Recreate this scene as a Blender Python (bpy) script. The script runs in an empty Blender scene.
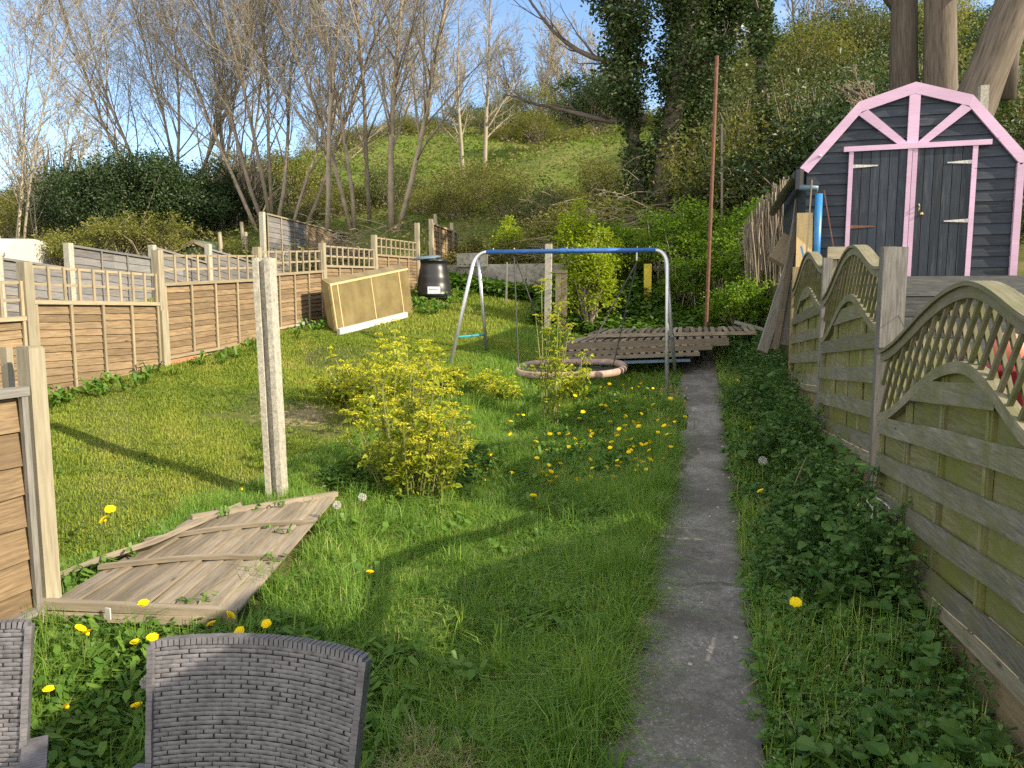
import bpy, math, random
import numpy as np
from mathutils import Vector, Matrix
random.seed(7); RNG = np.random.default_rng(11)
S = bpy.context.scene; COL = S.collection
# ------------------------------------------------------------------ camera geometry
F = 740.0; PIT = math.atan(82/740); YAW = math.radians(14.04); EZ = 1.6
def ray(px, py):
    a = (px-512)/F; b = (384-py)/F
    fy = math.cos(PIT)+b*math.sin(PIT); fz = -math.sin(PIT)+b*math.cos(PIT)
    c, s = math.cos(YAW), math.sin(YAW)
    return (a*c-fy*s, a*s+fy*c, fz)
def atX(px, py, X):
    d = ray(px, py); t = X/d[0]; return Vector((X, d[1]*t, EZ+d[2]*t))
def atY(px, py, Y):
    d = ray(px, py); t = Y/d[1]; return Vector((d[0]*t, Y, EZ+d[2]*t))
def atZ(px, py, Z):
    d = ray(px, py); t = (Z-EZ)/d[2]; return Vector((d[0]*t, d[1]*t, Z))
# ------------------------------------------------------------------ terrain
def sstep(a, b, x):
    t = np.clip((x-a)/(b-a), 0, 1); return t*t*(3-2*t)
def g(X, Y):
    X = np.asarray(X, float); Y = np.asarray(Y, float)
    base = np.interp(Y, [-8, -.2, 1.6, 3.2, 4, 5.5, 7.6, 9, 12, 15], [-.15, -.15, -.04, 0, 0, .05, .22, .42, .78, 1.25])
    cross = np.interp(X, [-60, -20, -10, -5.65, -3.6, -2.67, -1.9, -.9, .6, 1.03, 1.2, 60], [2.2, 1.5, .88, .74, .42, .28, .1, .02, .04, .14, .22, .22])
    cross = cross*np.interp(Y, [-1, 1.6, 3, 60], [.1, .6, 1, 1])
    az = X/np.maximum(Y, 8)
    s = np.interp(az, [-1.4, -.93, -.57, -.18, .13, .5], [.14, .17, .24, .335, .41, .42])
    yy = np.maximum(Y-15, 0)
    hill = s*np.where(yy < 34, yy-.0*yy, 34+(yy-34)*.12)
    hill = hill*sstep(0, 5, yy)+.85*sstep(12.7, 15.6, Y)*sstep(-3.3, -2.2, X)*(1-sstep(17, 27, Y))
    bumps = (np.sin(X*.61+Y*.37)*np.cos(Y*.53-X*.21)*.35+np.sin(X*.23-Y*.17+1)*.8)*sstep(20, 34, Y)
    small = (np.sin(X*3.1+Y*1.7)*np.cos(Y*2.3-X*1.3)*.018)*sstep(4, 6, np.abs(X)*3+Y)
    return base+cross+hill+bumps+small
def G(X, Y): return float(g(X, Y))
def onG(px, py, dz=0.0):
    d = ray(px, py); t = .5; pt = t
    while t < 120:
        p = (d[0]*t, d[1]*t, EZ+d[2]*t)
        if p[2] < G(p[0], p[1])+dz: break
        pt = t; t *= 1.01
    for _ in range(12):
        m = (pt+t)/2
        if EZ+d[2]*m < G(d[0]*m, d[1]*m)+dz: t = m
        else: pt = m
    return Vector((d[0]*t, d[1]*t, EZ+d[2]*t))
# ------------------------------------------------------------------ mesh builder
class MB:
    def __init__(s): s.V = []; s.L = []; s.Z = []; s.R = []; s.Gc = []; s.n = 0
    def add(s, V, F, rnd=None, gc=None):
        V = np.asarray(V, float).reshape(-1, 3); n = len(V)
        s.V.append(V)
        for f in (F if isinstance(F, (list, tuple)) else [F]):
            f = np.asarray(f, int)
            s.L.append((f+s.n).reshape(-1)); s.Z.append(np.full(len(f), f.shape[1]))
        s.R.append(np.broadcast_to(np.asarray(random.random() if rnd is None else rnd, float), (n,)).copy())
        s.Gc.append(V.copy() if gc is None else np.asarray(gc, float)); s.n += n
        return s
    def frame(s, c, ax, ay, az, hx, hy, hz, rnd=None, bev=0.0, longest=None):
        """box with half sizes hx,hy,hz along the unit axes; the longest axis carries the grain"""
        c, ax, ay, az = [np.array(v, float) for v in (c, ax, ay, az)]
        h = [hx, hy, hz]
        q = np.array([[x, y, z] for x in (-1, 1) for y in (-1, 1) for z in (-1, 1)], float)
        F4 = np.array([[0, 1, 3, 2], [4, 6, 7, 5], [0, 4, 5, 1], [2, 3, 7, 6], [0, 2, 6, 4], [1, 5, 7, 3]])
        loc = q*np.array(h)
        V = c+loc[:, :1]*ax+loc[:, 1:2]*ay+loc[:, 2:3]*az
        # unshared faces so normals stay flat
        o = np.argsort(h)[::-1] if longest is None else longest
        gcl = loc[:, o]+np.array([random.uniform(0, 50), random.uniform(0, 9), random.uniform(0, 9)])
        s.add(V, F4, rnd, gcl); return s
    def box(s, c, size, rz=0, rx=0, ry=0, rnd=None):
        m = Matrix.Rotation(rz, 3, 'Z') @ Matrix.Rotation(ry, 3, 'Y') @ Matrix.Rotation(rx, 3, 'X')
        a = [np.array(m.col[i]) for i in range(3)]
        return s.frame(c, a[0], a[1], a[2], size[0]/2, size[1]/2, size[2]/2, rnd)
    def beam(s, p0, p1, w, t, up=(0, 0, 1), rnd=None):
        """box from p0 to p1, w wide across (perp to up), t thick along up"""
        p0 = np.array(p0, float); p1 = np.array(p1, float); d = p1-p0; L = np.linalg.norm(d); d /= L
        up = np.array(up, float); a = np.cross(d, up)
        if np.linalg.norm(a) < 1e-4: a = np.cross(d, (1, 0, 0.01))
        a /= np.linalg.norm(a); u = np.cross(a, d)
        return s.frame((p0+p1)/2, d, a, u, L/2, w/2, t/2, rnd)
    def sweep(s, pts, sec, side, rnd=None, cap=True):
        """rectangular-ish section 'sec' (k,2) swept along pts; side = constant lateral axis"""
        P = np.array(pts, float); n = len(P); k = len(sec); side = np.array(side, float)
        T = np.gradient(P, axis=0); T /= np.linalg.norm(T, axis=1)[:, None]
        U = np.cross(side, T); U /= np.linalg.norm(U, axis=1)[:, None]
        sec = np.array(sec, float)
        V = P[:, None, :]+sec[None, :, 0:1]*side+sec[None, :, 1:2]*U[:, None, :]
        acc = np.concatenate([[0], np.cumsum(np.linalg.norm(np.diff(P, axis=0), axis=1))])
        gc = np.zeros((n, k, 3)); gc[:, :, 0] = acc[:, None]; gc[:, :, 1:] = sec[None]
        i, j = np.meshgrid(np.arange(n-1), np.arange(k), indexing='ij')
        a = i*k+j; b = i*k+(j+1) % k
        Fq = np.stack([a, b, b+k, a+k], -1).reshape(-1, 4)
        Fs = [Fq]
        if cap and k == 4: Fs.append(np.array([[3, 2, 1, 0], [(n-1)*k+q for q in range(4)]]))
        return s.add(V.reshape(-1, 3), Fs, rnd, gc.reshape(-1, 3))
    def tube(s, pts, r, n=8, rnd=None, cap=True):
        s.tubes([(list(map(tuple, pts)), r)], n, rnd)
        return s
    def tubes(s, polys, n=5, rnd=None):
        """polys: list of (points, radii); batched by length"""
        by = {}
        for p, r in polys: by.setdefault(len(p), []).append((p, r))
        for k, lst in by.items():
            P = np.array([p for p, r in lst], float)
            R = np.array([np.broadcast_to(r, (k,)) for p, r in lst], float)
            T = np.gradient(P, axis=1) if k > 2 else np.repeat(P[:, 1:]-P[:, :1], 2, axis=1)
            T /= np.maximum(np.linalg.norm(T, axis=2), 1e-9)[..., None]
            ref = np.where(np.abs(T[:, :1, 2:3]) > .9, np.array([[[1., 0, 0]]]), np.array([[[0, 0, 1.]]]))
            ref = np.repeat(ref, k, axis=1)
            A = np.cross(T, ref); A /= np.maximum(np.linalg.norm(A, axis=2), 1e-9)[..., None]
            B = np.cross(T, A)
            th = np.arange(n)*2*math.pi/n
            V = P[:, :, None]+R[:, :, None, None]*(np.cos(th)[None, None, :, None]*A[:, :, None]+np.sin(th)[None, None, :, None]*B[:, :, None])
            m = len(lst)
            base = (np.arange(m)*k*n)[:, None, None]+(np.arange(k-1)*n)[None, :, None]+np.arange(n)[None, None]
            nx = (np.arange(m)*k*n)[:, None, None]+(np.arange(k-1)*n)[None, :, None]+((np.arange(n)+1) % n)[None, None]
            Fq = np.stack([base, nx, nx+n, base+n], -1).reshape(-1, 4)
            acc = np.concatenate([np.zeros((m, 1)), np.cumsum(np.linalg.norm(np.diff(P, axis=1), axis=2), axis=1)], 1)
            gc = np.zeros(V.shape); gc[..., 0] = acc[:, :, None]+(np.arange(m)*3.7)[:, None, None]; gc[..., 1] = R[:, :, None]*np.cos(th); gc[..., 2] = R[:, :, None]*np.sin(th)
            rn = np.repeat(RNG.random(m), k*n) if rnd is None else rnd
            Fs = [Fq]
            if n > 3:
                Fs.append((np.arange(m)*k*n)[:, None]+np.arange(n)[None, ::-1])
                Fs.append((np.arange(m)*k*n+(k-1)*n)[:, None]+np.arange(n)[None])
            s.add(V.reshape(-1, 3), Fs, rn, gc.reshape(-1, 3))
        return s
    def lathe(s, prof, n=24, c=(0, 0, 0), rnd=None):
        P = np.array(prof, float); k = len(P); th = np.arange(n)*2*math.pi/n
        V = np.zeros((k, n, 3)); V[..., 0] = P[:, :1]*np.cos(th); V[..., 1] = P[:, :1]*np.sin(th); V[..., 2] = P[:, 1:2]
        V += np.array(c)
        i, j = np.meshgrid(np.arange(k-1), np.arange(n), indexing='ij')
        a = i*n+j; b = i*n+(j+1) % n
        return s.add(V.reshape(-1, 3), np.stack([a, b, b+n, a+n], -1).reshape(-1, 4), rnd)
    def prism(s, poly, axis, depth, rnd=None):
        """poly: (k,3) planar polygon, extruded by depth along axis (vector)"""
        P = np.array(poly, float); k = len(P); a = np.array(axis, float)*depth
        V = np.concatenate([P, P+a]); i = np.arange(k); j = (i+1) % k
        return s.add(V, [np.array([i[::-1]]), np.array([i+k]), np.stack([i, j, j+k, i+k], -1)], rnd)
    def build(s, name, m, parent=None, smooth=False, loc=None):
        me = bpy.data.meshes.new(name)
        V = np.concatenate(s.V); L = np.concatenate(s.L); Z = np.concatenate(s.Z)
        me.vertices.add(len(V)); me.vertices.foreach_set('co', V.astype(np.float32).ravel())
        me.loops.add(len(L)); me.loops.foreach_set('vertex_index', L.astype(np.int32))
        st = np.concatenate([[0], np.cumsum(Z)[:-1]])
        me.polygons.add(len(Z)); me.polygons.foreach_set('loop_start', st.astype(np.int32))
        if smooth: me.polygons.foreach_set('use_smooth', np.ones(len(Z), bool))
        else: me.polygons.foreach_set('use_smooth', np.zeros(len(Z), bool))
        me.update(calc_edges=True)
        a = me.attributes.new('rnd', 'FLOAT', 'POINT'); a.data.foreach_set('value', np.concatenate(s.R).astype(np.float32))
        b = me.attributes.new('gc', 'FLOAT_VECTOR', 'POINT'); b.data.foreach_set('vector', np.concatenate(s.Gc).astype(np.float32).ravel())
        me.materials.append(m)
        o = bpy.data.objects.new(name, me); COL.objects.link(o)
        if parent is not None: o.parent = parent
        if loc is not None: o.location = loc
        return o
def tag(o, label, cat, group=None, kind=None):
    if label: o['label'] = label
    if cat: o['category'] = cat
    if group: o['group'] = group
    if kind: o['kind'] = kind
    return o
def thing(name, label, cat, loc=(0, 0, 0), rz=0, group=None):
    o = bpy.data.objects.new(name, None); COL.objects.link(o); o.empty_display_size = .1
    o.location = loc; o.rotation_euler = (0, 0, rz)
    return tag(o, label, cat, group)
def dup(root, loc, rz=0, label=None, group=None, scale=None):
    r = root.copy(); COL.objects.link(r); r.location = loc; r.rotation_euler = (0, 0, rz)
    if label: r['label'] = label
    if group: r['group'] = group
    if scale is not None: r.scale = scale if hasattr(scale, '__len__') else (scale,)*3
    for ch in list(root.children):
        c = ch.copy(); COL.objects.link(c); c.parent = r
        for h in ch.children:
            d = h.copy(); COL.objects.link(d); d.parent = c
    return r
# ------------------------------------------------------------------ materials
def newmat(name):
    m = bpy.data.materials.new(name); m.use_nodes = True; nt = m.node_tree
    b = nt.nodes['Principled BSDF']; return m, nt, b
def N(nt, t, **kw):
    n = nt.nodes.new(t)
    for k, v in kw.items():
        if k in n.inputs.keys(): n.inputs[k].default_value = v
        else: setattr(n, k, v)
    return n
def attr(nt, name): return N(nt, 'ShaderNodeAttribute', attribute_name=name)
def mixc(nt, f, a, b, mode='MIX'):
    n = nt.nodes.new('ShaderNodeMix'); n.data_type = 'RGBA'; n.blend_type = mode
    for i, v in ((0, f), (6, a), (7, b)):
        if hasattr(v, 'links'): nt.links.new(v, n.inputs[i])
        else: n.inputs[i].default_value = v if i == 0 else (*v, 1)[:4]
    return n.outputs[2]
def ramp(nt, fac, pts):
    r = nt.nodes.new('ShaderNodeValToRGB'); e = r.color_ramp.elements
    while len(e) < len(pts): e.new(.5)
    for el, (p, c) in zip(e, pts): el.position = p; el.color = (*c, 1) if len(c) == 3 else c
    nt.links.new(fac, r.inputs[0]); return r.outputs[0]
def noise(nt, vec, scale, detail=4, rough=.6, sc=(1, 1, 1)):
    n = N(nt, 'ShaderNodeTexNoise', Scale=scale, Detail=detail, Roughness=rough)
    if vec is not None:
        if sc != (1, 1, 1):
            mp = N(nt, 'ShaderNodeMapping'); mp.inputs['Scale'].default_value = sc
            nt.links.new(vec, mp.inputs[0]); vec = mp.outputs[0]
        nt.links.new(vec, n.inputs['Vector'])
    return n.outputs['Fac']
def setbump(nt, b, h, strength=.5, dist=.01):
    n = N(nt, 'ShaderNodeBump', Strength=strength, Distance=dist); nt.links.new(h, n.inputs['Height'])
    nt.links.new(n.outputs[0], b.inputs['Normal'])
def wood(name, dark, light, moss=None, moss_amt=.5, var=.35, rough=.85, grain=9, bump=.5, stain=None):
    m, nt, b = newmat(name); L = nt.links
    gc = attr(nt, 'gc').outputs['Vector']; rn = attr(nt, 'rnd').outputs['Fac']
    g1 = noise(nt, gc, grain, 6, .65, (.7, 9, 9)); g2 = noise(nt, gc, 2.2, 3, .5, (.5, 2, 2))
    c = ramp(nt, g1, [(.3, dark), (.68, light)])
    c = mixc(nt, ramp(nt, g2, [(.35, (0, 0, 0)), (.7, (.55, .55, .55))]), c, tuple(x*.62 for x in light))
    v = N(nt, 'ShaderNodeMapRange'); L.new(rn, v.inputs[0]); v.inputs[3].default_value = 1-var; v.inputs[4].default_value = 1+var*.6
    h = N(nt, 'ShaderNodeHueSaturation'); L.new(c, h.inputs['Color']); L.new(v.outputs[0], h.inputs['Value']); c = h.outputs[0]
    # knots
    vo = N(nt, 'ShaderNodeTexVoronoi', Scale=3.0); mp = N(nt, 'ShaderNodeMapping'); mp.inputs['Scale'].default_value = (.9, 3, 3)
    L.new(gc, mp.inputs[0]); L.new(mp.outputs[0], vo.inputs['Vector'])
    c = mixc(nt, ramp(nt, vo.outputs['Distance'], [(.035, (.8,)*3), (.09, (0, 0, 0))]), c, tuple(x*.45 for x in dark))
    if moss:
        tc = N(nt, 'ShaderNodeTexCoord').outputs['Object']
        mn = noise(nt, tc, 2.6, 5, .7); mf = ramp(nt, mn, [(.62-moss_amt*.3, (0, 0, 0)), (.8-moss_amt*.25, (.9,)*3)])
        c = mixc(nt, mf, c, moss)
    if stain:
        sn = noise(nt, gc, 5, 5, .7, (.4, 4, 4)); c = mixc(nt, ramp(nt, sn, [(.52, (0, 0, 0)), (.72, (.8,)*3)]), c, stain)
    L.new(c, b.inputs['Base Color']); b.inputs['Roughness'].default_value = rough; b.inputs['Specular IOR Level'].default_value = .25
    setbump(nt, b, g1, bump, .004)
    return m
def leafmat(name, cols, trans=.35, rough=.5, spec=.3):
    """cols: list of colours spread over the per-leaf random value"""
    m, nt, b = newmat(name); L = nt.links
    rn = attr(nt, 'rnd').outputs['Fac']
    c = ramp(nt, rn, [(i/(len(cols)-1), k) for i, k in enumerate(cols)])
    oi = N(nt, 'ShaderNodeObjectInfo'); v = N(nt, 'ShaderNodeMapRange'); L.new(oi.outputs['Random'], v.inputs[0]); v.inputs[3].default_value = .8; v.inputs[4].default_value = 1.15
    h = N(nt, 'ShaderNodeHueSaturation'); L.new(c, h.inputs['Color']); L.new(v.outputs[0], h.inputs['Value']); c = h.outputs[0]
    L.new(c, b.inputs['Base Color']); b.inputs['Roughness'].default_value = rough; b.inputs['Specular IOR Level'].default_value = spec
    t = N(nt, 'ShaderNodeBsdfTranslucent'); tcm = mixc(nt, 1.0, c, (1.0, 1.0, .45), 'MULTIPLY'); h2 = N(nt, 'ShaderNodeHueSaturation', Value=1.6); L.new(tcm, h2.inputs['Color']); L.new(h2.outputs[0], t.inputs[0])
    mx = N(nt, 'ShaderNodeMixShader'); mx.inputs[0].default_value = trans
    L.new(b.outputs[0], mx.inputs[1]); L.new(t.outputs[0], mx.inputs[2]); L.new(mx.outputs[0], nt.nodes['Material Output'].inputs[0])
    return m
def plain(name, c, rough=.6, metal=0, var=.15, scale=12, spec=.5, bump=.15):
    m, nt, b = newmat(name)
    tc = N(nt, 'ShaderNodeTexCoord').outputs['Object']; n = noise(nt, tc, scale, 6, .65)
    col = ramp(nt, n, [(.3, tuple(x*(1-var) for x in c)), (.7, tuple(min(1, x*(1+var)) for x in c))])
    nt.links.new(col, b.inputs['Base Color']); b.inputs['Roughness'].default_value = rough; b.inputs['Metallic'].default_value = metal
    b.inputs['Specular IOR Level'].default_value = spec; setbump(nt, b, n, bump, .003)
    return m
M = {}
M['old_wood'] = wood('weathered_fence_wood', (.12, .105, .045), (.32, .31, .17), (.15, .165, .035), .75, .4)
M['grey_mossy'] = wood('grey_weathered_slat_wood', (.085, .08, .06), (.29, .27, .205), (.14, .145, .05), .6, .35, stain=(.12, .12, .105))
M['old_rail'] = wood('weathered_rail_wood', (.12, .105, .07), (.32, .29, .2), (.13, .14, .06), .5, .2)
M['grey_plank'] = wood('grey_plank_wood', (.10, .095, .085), (.27, .26, .235), None, 0, .25)
M['lattice'] = wood('lattice_wood', (.1, .09, .06), (.25, .23, .15), (.12, .13, .04), .6, .25)
M['lap'] = wood('golden_lap_wood', (.1, .068, .038), (.31, .222, .13), None, 0, .3, grain=9, stain=(.12, .085, .055))
M['lap_rail'] = wood('pale_batten_wood', (.22, .175, .115), (.4, .335, .225), None, 0, .2)
M['pale_post'] = wood('pale_post_wood', (.2, .175, .12), (.42, .375, .27), None, 0, .2, grain=6)
M['grey_lap'] = wood('grey_lap_wood', (.10, .10, .105), (.22, .22, .225), None, 0, .3, stain=(.26, .2, .145))
M['gravel'] = wood('terracotta_gravel_board', (.3, .14, .08), (.5, .27, .16), None, 0, .2)
M['fallen'] = wood('fallen_panel_wood', (.12, .1, .075), (.33, .28, .21), None, 0, .3, grain=7, stain=(.17, .14, .1))
M['sleeper'] = wood('sleeper_wood', (.05, .055, .06), (.14, .145, .15), None, 0, .3, stain=(.2, .2, .17))
M['shed'] = wood('shed_blue_black_paint', (.015, .022, .034), (.032, .045, .066), None, 0, .35, rough=.55, stain=(.075, .08, .09))
M['pink'] = wood('lilac_pink_paint', (.53, .35, .51), (.65, .45, .63), None, 0, .1, rough=.5, bump=.3, stain=(.5, .34, .47))
M['bark'] = wood('grey_brown_bark', (.18, .145, .105), (.42, .345, .26), (.12, .13, .06), .4, .25, grain=5, bump=.9)
M['bark2'] = wood('pale_twig_bark', (.2, .17, .12), (.42, .37, .28), None, 0, .3, grain=5)
M['bark_big'] = wood('big_trunk_bark', (.04, .032, .026), (.18, .148, .115), (.1, .1, .06), .15, .25, grain=3.5, bump=1)
M['ply'] = wood('yellow_plywood', (.5, .36, .16), (.68, .52, .27), None, 0, .1)
M['dead'] = wood('dead_stem_wood', (.14, .11, .08), (.38, .33, .25), None, 0, .4)
def concrete(name, a, b_, sc=30, moss=None, speck=.5):
    m, nt, b = newmat(name); L = nt.links
    tc = N(nt, 'ShaderNodeTexCoord').outputs['Object']
    n1 = noise(nt, tc, 2.0, 5, .7); n2 = noise(nt, tc, sc, 6, .75)
    c = mixc(nt, ramp(nt, n1, [(.3, (0, 0, 0)), (.7, (1, 1, 1))]), a, b_)
    c = mixc(nt, ramp(nt, n2, [(.35, (.75,)*3), (.6, (0, 0, 0))]), c, tuple(x*.45 for x in a))
    if speck:
        vo = N(nt, 'ShaderNodeTexVoronoi', Scale=75.0); L.new(tc, vo.inputs['Vector'])
        st = ramp(nt, vo.outputs['Color'], [(.55, (0, 0, 0)), (.8, (1, 1, 1))]); ed = ramp(nt, vo.outputs['Distance'], [(.25, (1, 1, 1)), (.45, (0, 0, 0))])
        k = mixc(nt, 1.0, st, ed, 'MULTIPLY'); k2 = mixc(nt, speck, (0, 0, 0), k)
        c = mixc(nt, k2, c, tuple(min(1, x*2.3) for x in b_))
    if moss:
        mn = noise(nt, tc, 1.6, 6, .75); c = mixc(nt, ramp(nt, mn, [(.54, (0, 0, 0)), (.7, (.75,)*3)]), c, moss)
    if name == 'old_concrete_path':
        wv = N(nt, 'ShaderNodeVectorMath', operation='ADD'); nz = N(nt, 'ShaderNodeTexNoise', Scale=3.0, Detail=5.0); L.new(tc, nz.inputs['Vector'])
        sc2 = N(nt, 'ShaderNodeVectorMath', operation='SCALE'); sc2.inputs[3].default_value = .35; L.new(nz.outputs['Color'], sc2.inputs[0]); L.new(tc, wv.inputs[0]); L.new(sc2.outputs[0], wv.inputs[1])
        vc = N(nt, 'ShaderNodeTexVoronoi', Scale=.42, feature='DISTANCE_TO_EDGE'); L.new(wv.outputs[0], vc.inputs['Vector'])
        c = mixc(nt, ramp(nt, vc.outputs['Distance'], [(.003, (.55,)*3), (.007, (0, 0, 0))]), c, (.035, .032, .024))
        n4 = noise(nt, tc, 1.1, 6, .7); c = mixc(nt, ramp(nt, n4, [(.42, (0, 0, 0)), (.58, (.75,)*3)]), c, (.08, .074, .062))
        n5 = noise(nt, tc, 5.5, 7, .75); c = mixc(nt, ramp(nt, n5, [(.54, (0, 0, 0)), (.7, (.7,)*3)]), c, (.3, .285, .25))
        gx = N(nt, 'ShaderNodeSeparateXYZ'); L.new(tc, gx.inputs[0]); ab = N(nt, 'ShaderNodeMath', operation='ABSOLUTE'); L.new(gx.outputs[0], ab.inputs[0])
        ad = N(nt, 'ShaderNodeMath', operation='MULTIPLY_ADD'); L.new(n5, ad.inputs[0]); ad.inputs[1].default_value = .22; L.new(ab.outputs[0], ad.inputs[2])
        c = mixc(nt, ramp(nt, ad.outputs[0], [(.33, (0, 0, 0)), (.43, (.85,)*3)]), c, (.06, .07, .028))
    L.new(c, b.inputs['Base Color']); b.inputs['Roughness'].default_value = .92; setbump(nt, b, n2, .6, .006)
    return m
M['path'] = None or concrete('old_concrete_path', (.21, .195, .172), (.305, .285, .255), 38, (.07, .078, .035))
M['cpost'] = concrete('concrete_post', (.36, .34, .28), (.5, .47, .39), 45, None, .12)
M['cwall'] = concrete('concrete_wall', (.26, .25, .22), (.38, .37, .33), 9, (.14, .15, .09), 0)
M['patio'] = concrete('patio_concrete', (.2, .19, .17), (.28, .27, .24), 30)
M['galv'] = plain('galvanised_steel', (.5, .52, .55), .38, .75, .15, 20)
M['blue'] = plain('blue_tube_paint', (.03, .12, .38), .45, 0, .3, 15)
M['teal'] = plain('teal_brace_paint', (.03, .3, .38), .45)
M['foam'] = plain('faded_pink_foam', (.34, .24, .2), .9, 0, .3, 10)
M['rope'] = plain('dark_rope', (.05, .05, .05), .9)
M['rust'] = plain('rusty_iron', (.16, .075, .05), .85, .2, .4, 30)
M['blackp'] = plain('black_plastic', (.018, .019, .022), .35, 0, .2, 6)
M['bluep'] = plain('bright_blue_pipe', (.02, .17, .42), .4)
M['greyblue'] = plain('blue_grey_pipe', (.09, .15, .2), .5)
M['whitep'] = plain('white_plastic', (.5, .5, .48), .5)
M['felt'] = plain('roof_felt', (.03, .032, .034), .95, 0, .3, 40)
M['greenroof'] = plain('green_roof_felt', (.11, .16, .12), .9, 0, .2, 30)
M['steel'] = plain('zinc_hinge', (.45, .44, .42), .5, .6, .4, 40)
M['redp'] = plain('red_plastic', (.26, .012, .022), .4)
M['pinkp'] = plain('salmon_plastic', (.6, .22, .16), .4)
M['yellowp'] = plain('yellow_paint', (.5, .4, .03), .6, 0, .2)
M['wicker'] = plain('grey_rattan', (.125, .122, .134), .42, 0, .4, 25, .5)
M['wickerd'] = plain('dark_rattan_core', (.018, .017, .018), .8)
M['bulb'] = plain('clear_bulb_plastic', (.6, .62, .6), .15)
m, nt, b = newmat('yellowed_plastic_sheet'); b.inputs['Roughness'].default_value = .35
tc = N(nt, 'ShaderNodeTexCoord').outputs['Object']; nn = noise(nt, tc, 3.5, 5, .6)
nt.links.new(ramp(nt, nn, [(.3, (.125, .098, .045)), (.7, (.215, .172, .08))]), b.inputs['Base Color']); M['sheet'] = m
M['grass'] = leafmat('grass_blades', [(.09, .185, .035), (.15, .275, .045), (.22, .34, .06), (.31, .37, .09), (.48, .42, .24)], .4, .5, .3)
M['lawn'] = leafmat('mown_lawn_blades', [(.13, .19, .024), (.19, .25, .034), (.245, .285, .045), (.31, .31, .08), (.42, .34, .18)], .3, .6, .2)
M['nettle'] = leafmat('nettle_leaves', [(.03, .08, .018), (.05, .12, .026), (.075, .15, .032), (.12, .19, .045)], .25, .5, .35)
M['parsley'] = leafmat('bright_herb_leaves', [(.06, .15, .03), (.09, .19, .035), (.12, .22, .045)], .3, .55, .3)
M['weed'] = leafmat('broad_weed_leaves', [(.06, .14, .02), (.09, .18, .025), (.13, .22, .035)], .3, .5, .3)
M['alex'] = leafmat('yellow_green_leaves', [(.2, .27, .016), (.3, .36, .025), (.4, .43, .04)], .4, .5, .3)
M['alexfl'] = leafmat('yellow_green_umbels', [(.42, .43, .025), (.55, .53, .04), (.62, .58, .08)], .3, .6, .2)
M['stem'] = leafmat('green_stems', [(.12, .16, .04), (.2, .2, .07)], .1)
M['dand'] = leafmat('dandelion_yellow', [(.88, .66, .004), (.92, .76, .015)], .2, .6, .2)
M['clock'] = plain('dandelion_seed_grey', (.55, .55, .5), .9)
M['ivy'] = leafmat('ivy_leaves', [(.028, .055, .018), (.05, .09, .026), (.08, .125, .038), (.15, .19, .08)], .1, .45, .5)
M['dark'] = leafmat('evergreen_leaves', [(.02, .042, .015), (.038, .072, .022), (.07, .115, .035)], .15, .5, .4)
M['olive'] = leafmat('olive_scrub_leaves', [(.075, .095, .022), (.13, .15, .032), (.2, .2, .05), (.23, .18, .09)], .3, .6, .2)
M['holly'] = leafmat('grey_green_scrub_leaves', [(.05, .07, .025), (.085, .11, .036), (.13, .15, .055), (.17, .16, .07)], .2, .5, .3)
M['fresh'] = leafmat('fresh_spring_leaves', [(.07, .15, .012), (.12, .21, .018), (.2, .29, .025)], .4, .5, .3)
M['lime'] = leafmat('lime_spring_leaves', [(.16, .24, .012), (.26, .34, .02), (.36, .4, .03)], .4, .5, .3)
M['hillg'] = leafmat('hill_grass_tufts', [(.09, .16, .02), (.13, .21, .026), (.17, .23, .04), (.2, .19, .07)], .3, .6, .2)
M['hills'] = leafmat('hill_scrub_tufts', [(.07, .085, .024), (.12, .14, .035), (.18, .17, .065), (.25, .2, .12)], .25, .7, .15)
# ground
m, nt, b = newmat('garden_earth'); L = nt.links
ge = N(nt, 'ShaderNodeNewGeometry').outputs['Position']
n1 = noise(nt, ge, .55, 5, .65); n2 = noise(nt, ge, 9, 6, .7); n3 = noise(nt, ge, 40, 4, .7)
c = ramp(nt, n2, [(.3, (.045, .06, .015)), (.5, (.08, .1, .025)), (.7, (.12, .12, .04))])
c = mixc(nt, ramp(nt, n1, [(.5, (0, 0, 0)), (.62, (.7,)*3)]), c, (.17, .135, .075))
sx = N(nt, 'ShaderNodeSeparateXYZ'); L.new(ge, sx.inputs[0]); mr = N(nt, 'ShaderNodeMapRange'); L.new(sx.outputs[1], mr.inputs[0]); mr.inputs[1].default_value = 16; mr.inputs[2].default_value = 24
c = mixc(nt, mr.outputs[0], c, ramp(nt, noise(nt, ge, .8, 7, .7), [(.35, (.085, .14, .02)), (.55, (.13, .17, .035)), (.7, (.17, .15, .06))]))
pb = onG(296, 417)
dv_ = N(nt, 'ShaderNodeVectorMath', operation='DISTANCE'); L.new(ge, dv_.inputs[0]); dv_.inputs[1].default_value = pb
dm = N(nt, 'ShaderNodeMath', operation='MULTIPLY_ADD'); L.new(n2, dm.inputs[0]); dm.inputs[1].default_value = 1.3; L.new(dv_.outputs['Value'], dm.inputs[2])
c = mixc(nt, ramp(nt, dm.outputs[0], [(.9, (.9,)*3), (1.35, (.0,)*3)]), c, (.3, .225, .15))
c = mixc(nt, ramp(nt, n3, [(.5, (0, 0, 0)), (.7, (.5,)*3)]), c, (.16, .14, .08))
L.new(c, b.inputs['Base Color']); b.inputs['Roughness'].default_value = 1; b.inputs['Specular IOR Level'].default_value = .1
setbump(nt, b, n3, .8, .02); M['ground'] = m
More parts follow.
